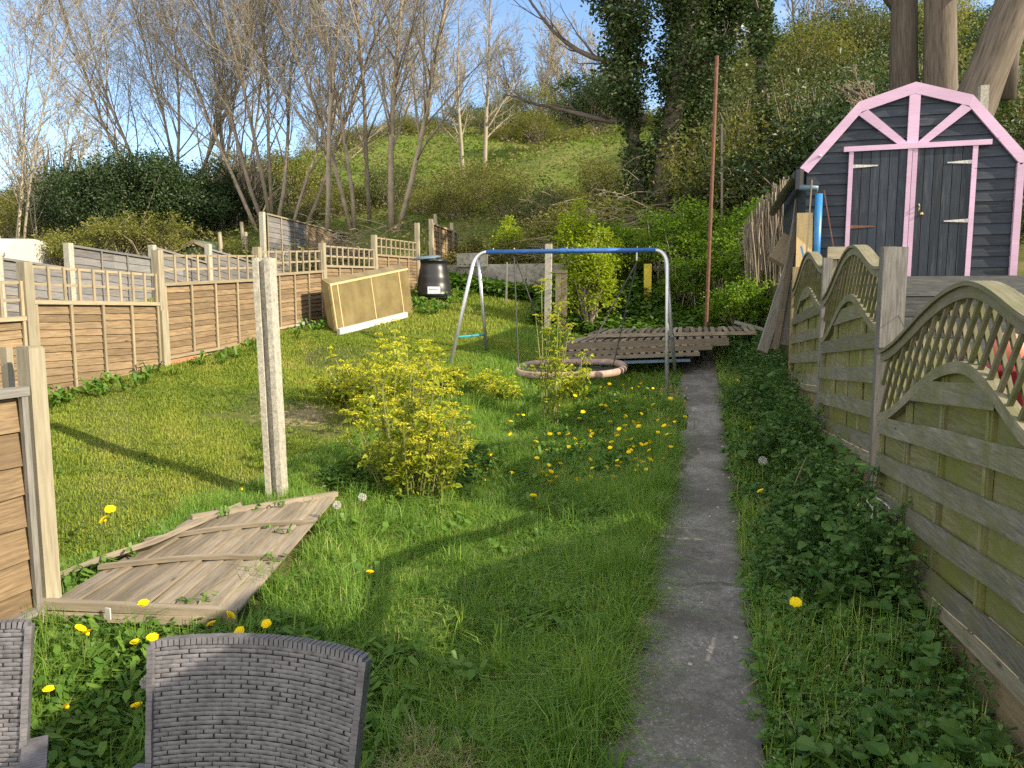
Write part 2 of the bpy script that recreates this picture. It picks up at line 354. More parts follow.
# ------------------------------------------------------------------ ground, path
def axis(parts):
    out = []
    for a, b_, st in parts: out += list(np.arange(a, b_, st))
    return np.array(out+[parts[-1][1]])
xs = axis([(-140, -40, 8), (-40, -12, 1.5), (-12, -6.4, .4), (-6.4, 1.2, .1), (1.2, 4, .3), (4, 30, 1.5), (30, 140, 8)])
ys = axis([(-8, 0, .5), (0, 12, .1), (12, 20, .3), (20, 60, 1.2), (60, 120, 5), (120, 260, 20)])
XX, YY = np.meshgrid(xs, ys, indexing='ij'); ZZ = g(XX, YY)
V = np.stack([XX, YY, ZZ], -1).reshape(-1, 3); nx, ny = len(xs), len(ys)
i, j = np.meshgrid(np.arange(nx-1), np.arange(ny-1), indexing='ij'); a = i*ny+j
mb = MB(); mb.add(V, np.stack([a, a+ny, a+ny+1, a+1], -1).reshape(-1, 4), 0.5)
tag(mb.build('ground', M['ground'], smooth=True), None, None, kind='structure')
# path: edges along picture rows
py_rows = [(-.6, -.36, .28), (2.4, -.33, .29), (4, -.29, .31), (5.5, -.24, .33), (7.6, -.17, .34), (9.2, -.2, .33), (10.5, -.22, .3), (12.6, -.25, .25)]
yy = np.arange(-.6, 12.6, .08); le = np.interp(yy, [r[0] for r in py_rows], [r[1] for r in py_rows]); re_ = np.interp(yy, [r[0] for r in py_rows], [r[2] for r in py_rows])
le = le+.018*np.sin(yy*5)+.014*np.sin(yy*17+1)+.012*np.sin(yy*41); re_ = re_+.016*np.sin(yy*6+2)+.016*np.sin(yy*19)+.012*np.sin(yy*47+1)
le = le+.10*np.exp(-((yy-8.2)/.7)**2)+.05*np.exp(-((yy-6)/.5)**2)
mb = MB(); W = []
for y, l_, r_ in zip(yy, le, re_):
    z = G(0, y)+.035
    W.append([(l_, y, z-.12), (l_, y, z-.006), (l_+.02, y, z), ((l_+r_)/2, y, z+.004), (r_-.02, y, z), (r_, y, z-.006), (r_, y, z-.12)])
W = np.array(W); n, k = W.shape[:2]; i, j = np.meshgrid(np.arange(n-1), np.arange(k-1), indexing='ij'); a = i*k+j
mb.add(W.reshape(-1, 3), np.stack([a, a+1, a+k+1, a+k], -1).reshape(-1, 4), .5)
tag(mb.build('path', M['path']), None, None, kind='structure')
# patio slab under the chairs
mb = MB(); mb.box((-1.3, -.9, -.165), (4.6, 3.4, .06)); mb.box((-1.6, 1.2, -.17), (2.2, .85, .07))
tag(mb.build('patio', M['patio']), None, None, kind='structure')

# ------------------------------------------------------------------ grass blades
def blades(mb, P, h, w, lean=.5, rnd=None, seg=2):
    n = len(P); th = RNG.random(n)*2*math.pi; dx = np.stack([np.cos(th), np.sin(th), np.zeros(n)], -1)
    ph = th+RNG.normal(0, .6, n)+math.pi/2; ld = np.stack([np.cos(ph), np.sin(ph), np.zeros(n)], -1)
    le = np.abs(RNG.normal(0, lean, n))[:, None]; h = h[:, None]; w = w[:, None] if hasattr(w, '__len__') else w
    up = np.array([0, 0, 1.])
    b0 = P-dx*w/2; b1 = P+dx*w/2
    mid = P+up*h*.55+ld*h*le*.25; m0 = mid-dx*w*.38; m1 = mid+dx*w*.38
    tip = P+up*h*(1-.35*np.minimum(le, 1.6))+ld*h*le*.85
    V = np.stack([b0, b1, m0, m1, tip], 1).reshape(-1, 3); o = np.arange(n)[:, None]*5
    r = RNG.random(n) if rnd is None else rnd
    mb.add(V, [o+np.array([[0, 1, 3, 2]]), o+np.array([[2, 3, 4]])], np.repeat(r, 5))
def vnoise(x, y, f, seed=0):
    s = seed*12.7
    return (np.sin(x*f+s)*np.cos(y*f*1.3-s)+np.sin(x*f*2.3+y*f*1.9+s)*.6+np.sin(x*f*4.1-y*f*3.7+2*s)*.35)/1.95
def inpath(x, y, pad=0.):
    l_ = np.interp(y, yy, le)+pad; r_ = np.interp(y, yy, re_)-pad
    return (x > l_) & (x < r_) & (y < 12.6)
FP = [Vector((-2.52, 2.42, 0)), Vector((-1.6, 2.5, 0)), Vector((-1.75, 4.2, 0)), Vector((-2.75, 4.1, 0))]   # replaced below
FPc = [onG(48, 604, .13), onG(240, 610, .13), onG(336, 496, .1), onG(190, 520, .1)]
def bilin(u, v, C=None):
    C = C or FPc; return (C[0]*(1-u)+C[1]*u)*(1-v)+(C[3]*(1-u)+C[2]*u)*v
def infallen(x, y):
    q = np.array([[p.x, p.y] for p in FPc]); ins = np.ones(len(x), bool)
    for k in range(4):
        a, b_ = q[k], q[(k+1) % 4]; ins &= ((b_[0]-a[0])*(y-a[1])-(b_[1]-a[1])*(x-a[0])) > -.01
    return ins
def scatter(n, x0, x1, y0, y1):
    return RNG.uniform(x0, x1, n), RNG.uniform(y0, y1, n)
mb = MB()
# long grass of the near garden
x, y = scatter(280000, -2.95, .0, 1.4, 7.2)
keep = ~inpath(x, y, .05) & ~infallen(x, y)
den = np.clip(.75+.5*vnoise(x, y, 2.2, 1), .25, 1); keep &= RNG.random(len(x)) < den
x, y = x[keep], y[keep]; P = np.stack([x, y, g(x, y)-.005], -1)
tuft = np.clip(.5+.6*vnoise(x, y, 3.1, 2), 0, 1.2); edge = np.exp(-np.abs(x+.32)/.22)*np.interp(y, [2, 4], [.25, 1])
h = (.05+.12*tuft**1.5+.12*edge)*RNG.uniform(.45, 1.45, len(x))
dryp = np.clip(vnoise(x, y, 2.2, 5)-.3, 0, 1)*1.8
r = np.clip(RNG.beta(2, 3, len(x))*.75+.12*vnoise(x, y, 2.6, 3)+dryp*RNG.random(len(x))*.5, 0, 1); r = np.where(RNG.random(len(x)) < .025, 1, r)
blades(mb, P, h, RNG.uniform(.0028, .006, len(x)), .95, r)
# coarse tussocks with long arching blades
tx, ty = scatter(420, -2.4, -.22, 1.8, 8.6); tk = ~infallen(tx, ty); tx, ty = tx[tk], ty[tk]; tx = np.where(RNG.random(len(tx)) < .35, RNG.normal(-.36, .07, len(tx)), tx)
i_ = RNG.integers(0, len(tx), 26000); sp_ = RNG.uniform(.015, .05, len(tx))[i_]; x = tx[i_]+RNG.normal(0, 1, 26000)*sp_; y = ty[i_]+RNG.normal(0, 1, 26000)*sp_
hh_ = RNG.uniform(.13, .3, len(tx))[i_]*RNG.uniform(.5, 1.1, 26000); tr_ = RNG.beta(2, 2.5, len(tx))[i_]*.75
blades(mb, np.stack([x, y, g(x, y)-.005], -1), hh_, RNG.uniform(.003, .007, 26000), 1.15, np.clip(tr_+RNG.normal(0, .1, 26000), 0, 1))
x, y = scatter(60000, -3.2, -.1, 7.2, 13.5); keep = ~inpath(x, y, .03) & ((x > -2.8) | (RNG.random(len(x)) < .3)); x, y = x[keep], y[keep]
P = np.stack([x, y, g(x, y)-.005], -1); h = (.045+.075*np.clip(.5+.6*vnoise(x, y, 2.1, 4), 0, 1.2))*RNG.uniform(.5, 1.4, len(x))
blades(mb, P, h, RNG.uniform(.006, .012, len(x)), .7, np.clip(RNG.beta(2, 3, len(x))*.8, 0, 1))
tag(mb.build('long_grass', M['grass']), 'long unmown green grass between the path and the posts', 'grass', kind='stuff')
mb = MB()
def lawn(n, x0, x1, y0, y1, hh, w):
    x, y = scatter(n, x0, x1, y0, y1)
    pb = onG(296, 417); bare = (np.hypot((x-pb.x)/.75, (y-pb.y)/.6)+.35*vnoise(x, y, 4, 3) < 1) | (np.hypot((x+4.3)/.5, (y-8.6)/.7) < 1)
    keep = (~bare | (RNG.random(len(x)) < .12)) & ~infallen(x, y) & (RNG.random(n) < np.clip(.8+.4*vnoise(x, y, 1.9, 7), .3, 1)); x, y = x[keep], y[keep]
    P = np.stack([x, y, g(x, y)-.004], -1); h = hh*RNG.uniform(.5, 1.5, len(x))*(1+.5*vnoise(x, y, 2.7, 9))
    r = np.clip(RNG.beta(2, 3, len(x))*.7+.3*vnoise(x, y, 1.3, 8)+.2*vnoise(x, y, 5, 2)+.3*np.clip(vnoise(x*.6, y*1.6, 3.3, 6)-.35, 0, 1), 0, 1)
    blades(mb, P, h, RNG.uniform(w*.6, w*1.3, len(x)), .8, r)
lawn(150000, -5.6, -2.6, 2.4, 6.5, .032, .006)
lawn(130000, -5.6, -2.4, 6.5, 10.5, .036, .009)
lawn(45000, -5.5, -1.2, 10.5, 15.5, .06, .015)
lawn(15000, -9.8, -5.8, 4, 15, .08, .03)
tag(mb.build('mown_lawn_grass', M['lawn']), 'short sunlit lawn grass in front of the trellis fences', 'grass', kind='stuff')

# ------------------------------------------------------------------ fences: left trellis line
def lap_panel(L_, H, rows, name, label, base, dirv, drop, group, m1, m2, trellis=0.0, battens=3, cells=9, rail=True, gravel=0.0, cat='fence panel', side=1):
    """panel in its own frame: x along the run, z up, y = thickness. drop: z change over the run"""
    ang = math.atan2(dirv[1], dirv[0]); t = thing(name, label, cat, base, ang, group)
    sh = lambda x: drop*x/L_
    a = MB(); rh = H/rows
    for r in range(rows):
        for k in range(2):
            x0, x1 = 0.02+(L_-.04)*k/2, .02+(L_-.04)*(k+1)/2
            jit = random.uniform(-.006, .006)
            z0 = gravel+r*rh-.012+jit; z1 = z0+rh+.018
            n = 9; P = []
            xsn = np.linspace(x0, x1, n); ph = random.uniform(0, 6)
            wav = .003*np.sin(xsn*9+ph)+.002*np.sin(xsn*23+ph)
            Vv = []
            for xx, ww in zip(xsn, wav):
                s_ = sh(xx)
                Vv += [(xx, -side*.012, z0+ww+s_), (xx, side*.004, z1+s_), (xx, side*.012, z1+s_), (xx, -side*.002, z0+ww+s_)]
            idx = np.arange(n-1)[:, None]*4
            gcl = np.array(Vv)[:, [0, 2, 1]]+np.array([random.uniform(0, 30), random.uniform(0, 5), 0])
            a.add(Vv, [idx+np.array([[0, 1, 5, 4]]), idx+np.array([[3, 7, 6, 2]]), idx+np.array([[0, 4, 7, 3]]), idx+np.array([[1, 2, 6, 5]])], random.random(), gcl)
    a.build('boards', m1, t)
    yb = -side*.024
    for k in range(battens+2):
        xb = .02+(L_-.04)*k/(battens+1)
        b_ = MB(); b_.beam((xb, yb, gravel-.0+sh(xb)), (xb, yb, gravel+H+sh(xb)), .028, .018, (0, 1, 0)); b_.build('batten', m2, t)
    c_ = MB(); c_.beam((0, -side*.014, gravel+H+.02), (L_, -side*.014, gravel+H+.02+drop), .05, .036); c_.build('top_rail', m2, t)
    c_ = MB(); c_.beam((0, -side*.024, gravel+.02), (L_, -side*.024, gravel+.02+drop), .03, .03)
    c_.build('bottom_rail', m2, t)
    if trellis:
        d_ = MB(); z0 = gravel+H+.04
        for k in range(cells+1):
            xb = .012+(L_-.024)*k/cells
            d_.beam((xb, -side*.012, z0+sh(xb)), (xb, -side*.012, z0+trellis+sh(xb)), .026, .016, (0, 1, 0))
        for q in (0.5, 1.0):
            d_.beam((0, side*.006, z0+trellis*q-.012), (L_, side*.006, z0+trellis*q-.012+drop), .018, .024)
        d_.build('trellis', m2, t)
    if gravel:
        e_ = MB(); e_.beam((0, 0, -.12), (L_, 0, -.12+drop*.4), .03, gravel+.30, (0, 0, 1)); e_.build('gravel_board', M['gravel'], t)
    return t
XL = -5.65
posts = [(24, 262, 395), (157, 250, 367), (257, 247, 336), (322, 243, 313), (374, 235, 300), (417, 223, 290)]
PW = ['at the frame side of the lawn', 'with a broken foot, second from the left', 'behind the concrete post', 'at the left end of the yellowed plastic box', 'behind the yellowed plastic box', 'beside the black compost bin']
pp = []
for (px, ty, by), w in zip(posts, PW):
    tp = atX(px, ty, XL); bt = G(XL, tp.y)
    pp.append(tp)
for k, w in enumerate(PW):
    tp = pp[k]; t = thing('fence_post', 'pale wooden trellis fence post '+w, 'fence post', (XL+.0, tp.y, G(XL, tp.y)-.2), 0, 'posts of the sunlit trellis fence')
    h = tp.z-G(XL, tp.y)+.2
    a = MB(); a.beam((0, 0, 0), (0, 0, h), .085, .085, (0, 1, 0)); a.build('shaft', M['pale_post'], t)
    if k in (1, 2, 3):
        a = MB(); a.box((.047, 0, .5), (.03, .1, .62)); a.build('repair_spur', M['gravel'] if k > 1 else M['pale_post'], t)
# extra post out of frame left
p_out = Vector((XL, 3.35, 1.75)); allp = [p_out]+pp
PL = ['leftmost trellis topped fence panel, cut by the photo edge', 'long trellis fence panel with pale scratch marks on its boards', 'trellis fence panel between the broken foot post and the concrete post', 'trellis fence panel partly hidden by the concrete post', 'short trellis fence panel just above the plastic box', 'trellis fence panel stepping up beside the compost bin', ]
for k in range(6):
    A, B = allp[k], allp[k+1]
    L_ = B.y-A.y-.09; zb = G(XL, A.y)+.06; zt = (A.z+B.z)/2-.06
    # rails from the picture: panel 1 top rail 300->308, panel 2 281->284
    drop = {1: -.02, 2: .1, 3: .12}.get(k, .06)
    dropg = G(XL, B.y)-G(XL, A.y)
    tr = .3; H = {0: .82, 1: .84, 2: .80, 3: .74, 4: .72, 5: .72}[k]
    topA = {1: 1.92, 2: 2.11, 3: 2.27}.get(k, A.z-.03)
    zb = topA-tr-.04-H
    lap_panel(L_, H, 12, 'trellis_fence', PL[k], (XL-.0, A.y+.045, zb-.05), (0, 1), drop, 'sunlit trellis topped fence panels', M['lap'], M['lap_rail'], tr, 3, 9, gravel=.05, side=1)
# far panels beyond compost bin (tall, warm)
A = atX(429, 222, XL); B = atX(452, 236, XL)
for q, (pa, lab) in enumerate([((431, 219), 'short pale fence post just above the compost bin'), ((452, 223), 'thin grey fence post at the start of the retaining wall')]):
    p = atX(*pa, XL); a = MB(); hh = p.z-G(XL, p.y)+.1; a.beam((0, 0, 0), (0, 0, hh), .08, .08, (0, 1, 0)); tag(a.build('fence_post', M['pale_post'], None, loc=(XL, p.y, G(XL, p.y)-.1)), lab, 'fence post', 'posts of the sunlit trellis fence')
lap_panel(1.75, .95, 9, 'lap_fence', 'plain golden fence panel above and behind the compost bin', (XL, atX(431, 222, XL).y+.05, atX(431, 222, XL).z-1.0), (0, 1), -.05, None, M['lap'], M['lap_rail'], 0, 3)
# ------------------------------------------------------------------ grey fence behind (next garden but one)
XG = -10
gp = [(-4, 252), (68, 243), (152, 245), (208, 244), (262, 212)]
gl = ['grey concrete fence post at the photo edge, behind the first trellis', 'grey concrete fence post right of the white polytunnel', 'grey concrete fence post left of the green shed roof', 'grey concrete fence post right of the green shed roof', 'tall concrete fence post at the corner of the high golden fence']
tops = []
for (px, py), lb in zip(gp, gl):
    p = atX(px, py, XG); tops.append(p)
    a = MB(); a.beam((0, 0, 0), (0, 0, p.z-1.2), .11, .1, (0, 1, 0)); tag(a.build('concrete_fence_post', M['cpost'], None, loc=(XG, p.y, 1.2)), lb, 'fence post', 'posts of the grey fence beyond')
e = [(0, 257), (75, 245), (157, 247), (213, 249), (268, 214)]; e2 = [(62, 267), (149, 257), (205, 262), (256, 264), None]
el = ['grey lap fence panel behind the leftmost trellis', 'grey lap fence panel right of the white polytunnel', 'brownish grey lap fence panel left of the green shed', 'brownish grey lap fence panel right of the green shed']
for k in range(4):
    A = tops[k]; B = tops[k+1]; zA = atX(*e[k], XG).z; zB = atX(*e2[k], XG).z
    H = 1.35
    lap_panel(B.y-A.y-.1, H, 11, 'grey_fence', el[k], (XG, A.y+.05, zA-H-.04), (0, 1), zB-zA, 'grey fence panels beyond the trellis', M['grey_lap'], M['grey_lap'], 0, 2)
# high golden fence: three panels stepping along
A = tops[4]; hp = [atX(266, 213, XG), atX(306, 223, XG), atX(338, 232, XG), atX(368, 241, XG)]
hl = ['high golden lap fence panel nearest the tall concrete post', 'middle panel of the high golden lap fence', 'far end panel of the high golden lap fence']
for k in range(3):
    a_, b_ = hp[k], hp[k+1]
    lap_panel(b_.y-a_.y-.01, 1.5, 12, 'high_fence', hl[k], (XG, a_.y, a_.z-1.54), (0, 1), b_.z-a_.z, 'high golden fence panels', M['grey_lap'] if k == 0 else M['lap'], M['lap_rail'], 0, 2)
# dark store and lean-to behind trellis
t = thing('log_store', 'low dark timber shed with flat roof behind the upper trellis panels', 'shed', atX(375, 262, -9)+Vector((0, 0, -.7)), math.radians(80))
a = MB(); a.box((0, 0, .45), (2.6, 1.4, .9)); a.build('wall', M['sleeper'], t); a = MB(); a.box((0, 0, .93), (2.8, 1.6, .06), rx=.06); a.build('roof', M['felt'], t)

# white polytunnel / low roof at far left
t = thing('polytunnel', 'long low white garden building roof seen over the grey fence at far left', 'polytunnel', (-19.2, 12.7, G(-18, 13)-.05), math.radians(20))
a = MB(); n = 10
arc = [(-1.3*math.cos(math.pi*q/n), .35+.42*math.sin(math.pi*q/n)) for q in range(n+1)]
poly = [(-4.5, -1.3, 0)]+[(-4.5, y_, z_) for y_, z_ in arc]+[(-4.5, 1.3, 0)]
a.prism(poly, (1, 0, 0), 9.0); a.build('cover', M['whitep'], t)
a = MB(); a.beam((-4.52, -1.33, .35), (4.52, -1.33, .35), .05, .07); a.build('side_rail', M['galv'], t)
# small green-roofed shed
pc = atX(215, 255, -12.5); t = thing('garden_shed', 'small pale green shed with a green felt roof behind the fence', 'shed', (pc.x, pc.y, G(pc.x, pc.y)), math.radians(8))
zt = atX(215, 243, -12.5).z-G(pc.x, pc.y)
a = MB(); a.prism([(-.9, -.9, 0), (.9, -.9, 0), (.9, -.9, zt-.45), (0, -.9, zt-.06), (-.9, -.9, zt-.45)], (0, 1, 0), 1.8); a.build('wall', M['greenroof'], t)
a = MB()
for s in (-1, 1): a.beam((s*1.05, 0, zt-.5), (0, 0, zt-.02), 2.05, .04, (0, 0, 1))
a.build('roof', M['greenroof'], t)
a = MB(); a.beam((-1.05, -1.03, zt-.52), (0, -1.03, zt-.04), .03, .08); a.beam((1.05, -1.03, zt-.52), (0, -1.03, zt-.04), .03, .08); a.build('barge_board', M['lap_rail'], t)
f = MB(); f.box((.35, -.92, zt-.6), (.34, .04, .3)); w_ = f.build('window', M['blackp'], t)

# ------------------------------------------------------------------ middle boundary: wooden post, near panel, concrete post
XM = -2.67
p = atX(30, 348, XM); zb = G(XM, p.y)
t = thing('wooden_post', 'thick weathered wooden post lit from the right beside the near fence panel', 'post', (XM, p.y, zb-.05), math.radians(-4))
a = MB(); a.beam((0, 0, 0), (0, 0, p.z-zb+.05), .072, .072, (0, 1, 0)); a.build('shaft', M['pale_post'], t)
a = MB(); a.beam((0, .0, 0), (0, 0, .008), .064, .064, (0, 1, 0)); a.build('cap', M['pale_post'], t).location = (0, 0, p.z-zb+.05)
a = MB(); pz = atX(6, 347, -2.85); a.beam((0, 0, 0), (0, 0, pz.z-.2), .035, .03, (0, 1, 0)); tag(a.build('timber_stake', M['pale_post'], loc=(-2.85, pz.y, .2)), 'thin square timber stake behind the near fence panel, left of the thick post', 'stake')
zt = atX(18, 381, XM).z
lap_panel(1.8, .92, 7, 'lap_fence', 'near lap fence panel cut by the left photo edge', (XM+.01, p.y-.06, zt-.98), (0, -1), .0, None, M['lap'], M['grey_plank'], 0, 3, side=-1)
# concrete post with slot
pt = atX(270, 258, XM); zb = G(XM, pt.y)
prof = [(-.055, -.06), (-.02, -.06), (-.02, -.028), (.02, -.028), (.02, -.06), (.055, -.06), (.055, .06), (.02, .06), (.02, .028), (-.02, .028), (-.02, .06), (-.055, .06)]
a = MB(); H = pt.z-zb+.3; rows = []
for z in np.linspace(0, H, 14):
    rows.append([(x_+random.uniform(-.0012, .0012), y_+random.uniform(-.0012, .0012), z) for x_, y_ in prof])
V = np.array(rows).reshape(-1, 3); k = 12; i, j = np.meshgrid(np.arange(13), np.arange(k), indexing='ij'); q0 = i*k+j; q1 = i*k+(j+1) % k
a.add(V, [np.stack([q0, q1, q1+k, q0+k], -1).reshape(-1, 4), np.arange(13*k, 14*k)[None]], .5)
o = a.build('concrete_post', M['cpost'], loc=(XM, pt.y, zb-.3)); o.rotation_euler = (0, math.radians(-1.2), math.radians(12))
tag(o, 'lone slotted concrete fence post standing in the grass beside the bushy yellow plant', 'post')
# fallen panel: planks along v
t = thing('fallen_fence', 'weathered fence panel lying flat in the grass behind the near chairs', 'fence panel', tuple(FPc[0]))
O = FPc[0]; upv = Vector((0, 0, 1)); a = MB(); npl = 8
for k in range(npl):
    u0, u1 = k/npl+.006, (k+1)/npl-.006
    p0 = bilin((u0+u1)/2, random.uniform(-.01, .01))-O; p1 = bilin((u0+u1)/2, 1+random.uniform(-.03, .02))-O
    w = (bilin(u1, .5)-bilin(u0, .5)).length; lift = random.uniform(-.004, .006)
    a.beam(p0+upv*lift, p1+upv*lift, w, .014, (0.03*random.uniform(-1, 1), 0, 1))
a.build('boards', M['fallen'], t)
for v in (.33, .66):
    a = MB(); n = 7; pts = [bilin(u, v+.03*math.sin(u*3))-O+upv*(.022+.008*math.sin(u*4)) for u in np.linspace(-.02, 1.02, n)]
    a.sweep(pts, [(-.014, -.011), (.014, -.011), (.014, .011), (-.014, .011)], (0, .9, .1)); a.build('cross_batten', M['fallen'], t)
a = MB(); a.beam(bilin(-.03, -.02)-O+upv*.012, bilin(1.0, -.02)-O+upv*.005, .04, .035); a.beam(bilin(-.02, -.025)-O-upv*.035, bilin(1.0, -.025)-O-upv*.03, .03, .04); a.build('end_rail', M['fallen'], t)
a = MB(); a.beam(bilin(-.0, 1.01)-O+upv*.01, bilin(1.0, 1.01)-O+upv*.01, .035, .03); a.build('end_rail', M['fallen'], t)
a = MB(); qa = bilin(.36, -.04)-O; a.box(qa+Vector((0, -.022, .0)), (.025, .006, .05)); a.build('clip', M['whitep'], t)
# loose board
a = MB(); p0 = onG(45, 583, .04); p1 = onG(150, 545, .12); p2 = onG(238, 507, .08)
a.sweep([p0-p0, (p1-p0)*.5+Vector((0, 0, .01)), p1-p0, p2-p0], [(-.055, -.014), (.055, -.014), (.055, .014), (-.055, .014)], Vector((.8, -.45, .55)).normalized())
tag(a.build('loose_board', M['fallen'], loc=p0), 'split wooden gravel board lying along the fallen panel', 'board')

# ------------------------------------------------------------------ right fence
XR = 1.03
def bumpf(u, pk): # 0..1 -> 0..1 smooth hump with its peak at pk
    s = u/pk*.5 if u < pk else .5+(u-pk)/(1-pk)*.5
    return (.5-.5*math.cos(2*math.pi*s))**.9
def wave_panel(yfar, ynear, zfar_top, tilt, pk, amp, gap, bottom, label, rows=5):
    """x runs from the far post towards the camera"""
    L_ = yfar-ynear; t = thing('arched_fence', label, 'fence panel', (XR, yfar, bottom), -math.pi/2, 'arched lattice fence panels along the path')
    sh = lambda x: tilt*x
    ht = zfar_top-bottom
    top = lambda x: ht+sh(x)+(amp-(.045 if amp > .26 else 0))*bumpf(x/L_, pk)
    low = lambda x: ht-gap+sh(x)+(amp*1.0)*bumpf(x/L_, pk)
    xsn = np.linspace(0, L_, 41)
    # local y>0 points away from the path?  (rotated -90: local x -> -Y, local y -> +X)
    a = MB(); a.sweep([(x, 0, top(x)-.024) for x in xsn], [(-.025, -.024), (.025, -.024), (.025, .024), (-.025, .024)], (0, 1, 0)); 
    a.build('arched_cap', M['old_rail'], t)
    a = MB(); a.sweep([(x, 0, top(x)+.008) for x in xsn], [(-.04, -.009), (.04, -.009), (.04, .009), (-.04, .009)], (0, 1, 0)); a.build('cap_strip', M['old_rail'], t)
    a = MB(); a.sweep([(x, -.004, low(x)-.028) for x in xsn], [(-.024, -.024), (.024, -.024), (.024, .024), (-.024, .024)], (0, 1, 0)); a.build('lower_arch', M['old_rail'], t)
    # lattice
    for sgn, yo, nm in ((1, -.011, 'front_lattice'), (-1, .011, 'back_lattice')):
        a = MB(); slope = 1.35
        for c0 in np.arange(-1.5, L_+1.5, .118):
            # line x = c0 + sgn*(z-zmid)/slope ; sample inside region
            seg = []
            for z in np.linspace(ht-gap-.1, ht+amp+.25, 60):
                x = c0+sgn*(z-ht)/slope
                if 0.01 < x < L_-.01 and low(x)-.02 < z < top(x)-.03: seg.append((x, z))
                elif seg: break
            if len(seg) > 2:
                a.beam((seg[0][0], yo, seg[0][1]), (seg[-1][0], yo, seg[-1][1]), .017, .016, (0, 1, 0))
        a.build(nm, M['lattice'], t)
    # woven boards
    a = MB(); a2 = MB(); z = 0.0; rh = .103; r = 0
    nseg = 44
    xe = np.linspace(.01, L_-.01, nseg+1)
    while True:
        front = r % 2 == 0; yo = -.021 if front else .013; any_ = False
        ph = random.uniform(0, 6); bow = random.uniform(-.005, .005)
        Vv = []; ok = []
        for x in xe:
            e_ = .003 if front else -.016; zl = z+sh(x)+e_; zh = z+rh+sh(x)-e_+(.004*math.sin(x*5+ph))
            lim = low(x)-.045
            zh2 = min(zh, lim); ok.append(zh2 > zl+.004); zh2 = max(zh2, zl+.0001)
            yy_ = yo+bow*math.sin(x/L_*math.pi)+(0.004*math.sin(x*7+ph))
            Vv += [(x, yy_-.006, zl), (x, yy_+.006, zl), (x, yy_+.006, zh2), (x, yy_-.006, zh2)]
        idx = [k for k in range(nseg) if ok[k] and ok[k+1]]
        if idx:
            idx = np.array(idx)[:, None]*4; gcl = np.array(Vv)[:, [0, 2, 1]]+np.array([random.uniform(0, 40), random.uniform(0, 9), 0])
            (a if front else a2).add(Vv, [idx+np.array([[0, 4, 7, 3]]), idx+np.array([[1, 2, 6, 5]]), idx+np.array([[3, 7, 6, 2]]), idx+np.array([[0, 1, 5, 4]])], random.random(), gcl)
        z += rh; r += 1
        if z > ht+amp+.2: break
    a.build('front_boards', M['grey_mossy'], t); a2.build('back_boards', M['old_wood'], t)
    for q in (0, .25, .5, .75, 1):
        a = MB(); x = .02+(L_-.04)*q; a.beam((x, -.002, -.0+sh(x)), (x, -.002, low(x)-.03), .026, .02, (0, 1, 0))
        x2 = x+.034
        if x2 < L_-.02: a.beam((x2, -.002, -.0+sh(x2)), (x2, -.002, low(x2)-.03), .018, .016, (0, 1, 0))
        a.build('batten', M['old_wood'], t)
    a = MB(); a.beam((0, -.02, -.03), (L_, -.02, -.03+sh(L_)), .035, .055); a.build('bottom_rail', M['old_rail'], t)
    a = MB(); a.beam((0, .01, -.16), (L_, .01, -.16+sh(L_)), .03, .24); a.build('gravel_board', M['ply2'], t)
    return t
M['ply2'] = wood('sandy_gravel_board', (.2, .145, .075), (.36, .28, .16), (.12, .11, .05), .5, .15)
wave_panel(4.54, 2.42, 1.315, .095, .6, .27, .335, .24, 'nearest mossy fence panel with arched lattice top, cut by the right photo edge')
wave_panel(6.62, 4.64, 1.62, .085, .53, .255, .31, .55, 'arched lattice fence panel in the middle, behind the post with the wide plank')
wave_panel(8.68, 6.69, 1.72, .085, .5, .25, .31, .72, 'small looking farthest arched lattice fence panel beside the plywood')
# unseen tall fence, added out of view to shade the near garden and chairs
def close_board(y1, y0, z1, label):
    t = thing('unseen_shade_fence', label, 'fence', (XR+.055, y1, .05), -math.pi/2); a = MB(); L_ = y1-y0
    for k in range(int(L_/.125)): a.box((.06+k*.125, 0, (z1-.05)/2), (.127, .02, z1-.05))
    a.build('boards', M['old_wood'], t); a = MB()
    for z in (.3, z1*.5, z1-.3): a.beam((0, .04, z), (L_, .04, z), .05, .07)
    a.build('rails', M['old_rail'], t)
close_board(2.5, -1.4, 1.98, 'unseen tall close board fence added beside the path to shade the near garden')
rp = [(880, 247, 4.62, 'grey fence post at the nearest mossy lattice panel'), (826, 258, 6.65, 'slim grey fence post between the middle and farthest lattice panels'), (797, 216, 8.7, 'thin tan fence post at the far end of the lattice fence')]
for px, py, Y, lb in rp:
    p = atY(px, py, Y); zb = G(XR, Y)-.2; a = MB(); hh = (p.z if px != 797 else 1.98)-zb
    a.beam((0, 0, 0), (0, 0, hh), .07, .07, (0, 1, 0)); tag(a.build('fence_post', M['grey_plank'] if px != 797 else M['ply2'], loc=(XR, Y, zb)), lb, 'fence post', 'posts of the lattice fence')
pl = atY(884.5, 247, 4.57); pr = atY(903, 348, 4.57); a = MB(); a.box(((pr.x-pl.x)/2, 0, -(pl.z-pr.z)/2), (pr.x-pl.x, .025, pl.z-pr.z))
o = a.build('wide_plank', M['grey_plank'], loc=(pl.x, 4.585, pl.z)); tag(o, 'wide grey plank fixed upright beside the fence post at the mossy panel', 'plank')
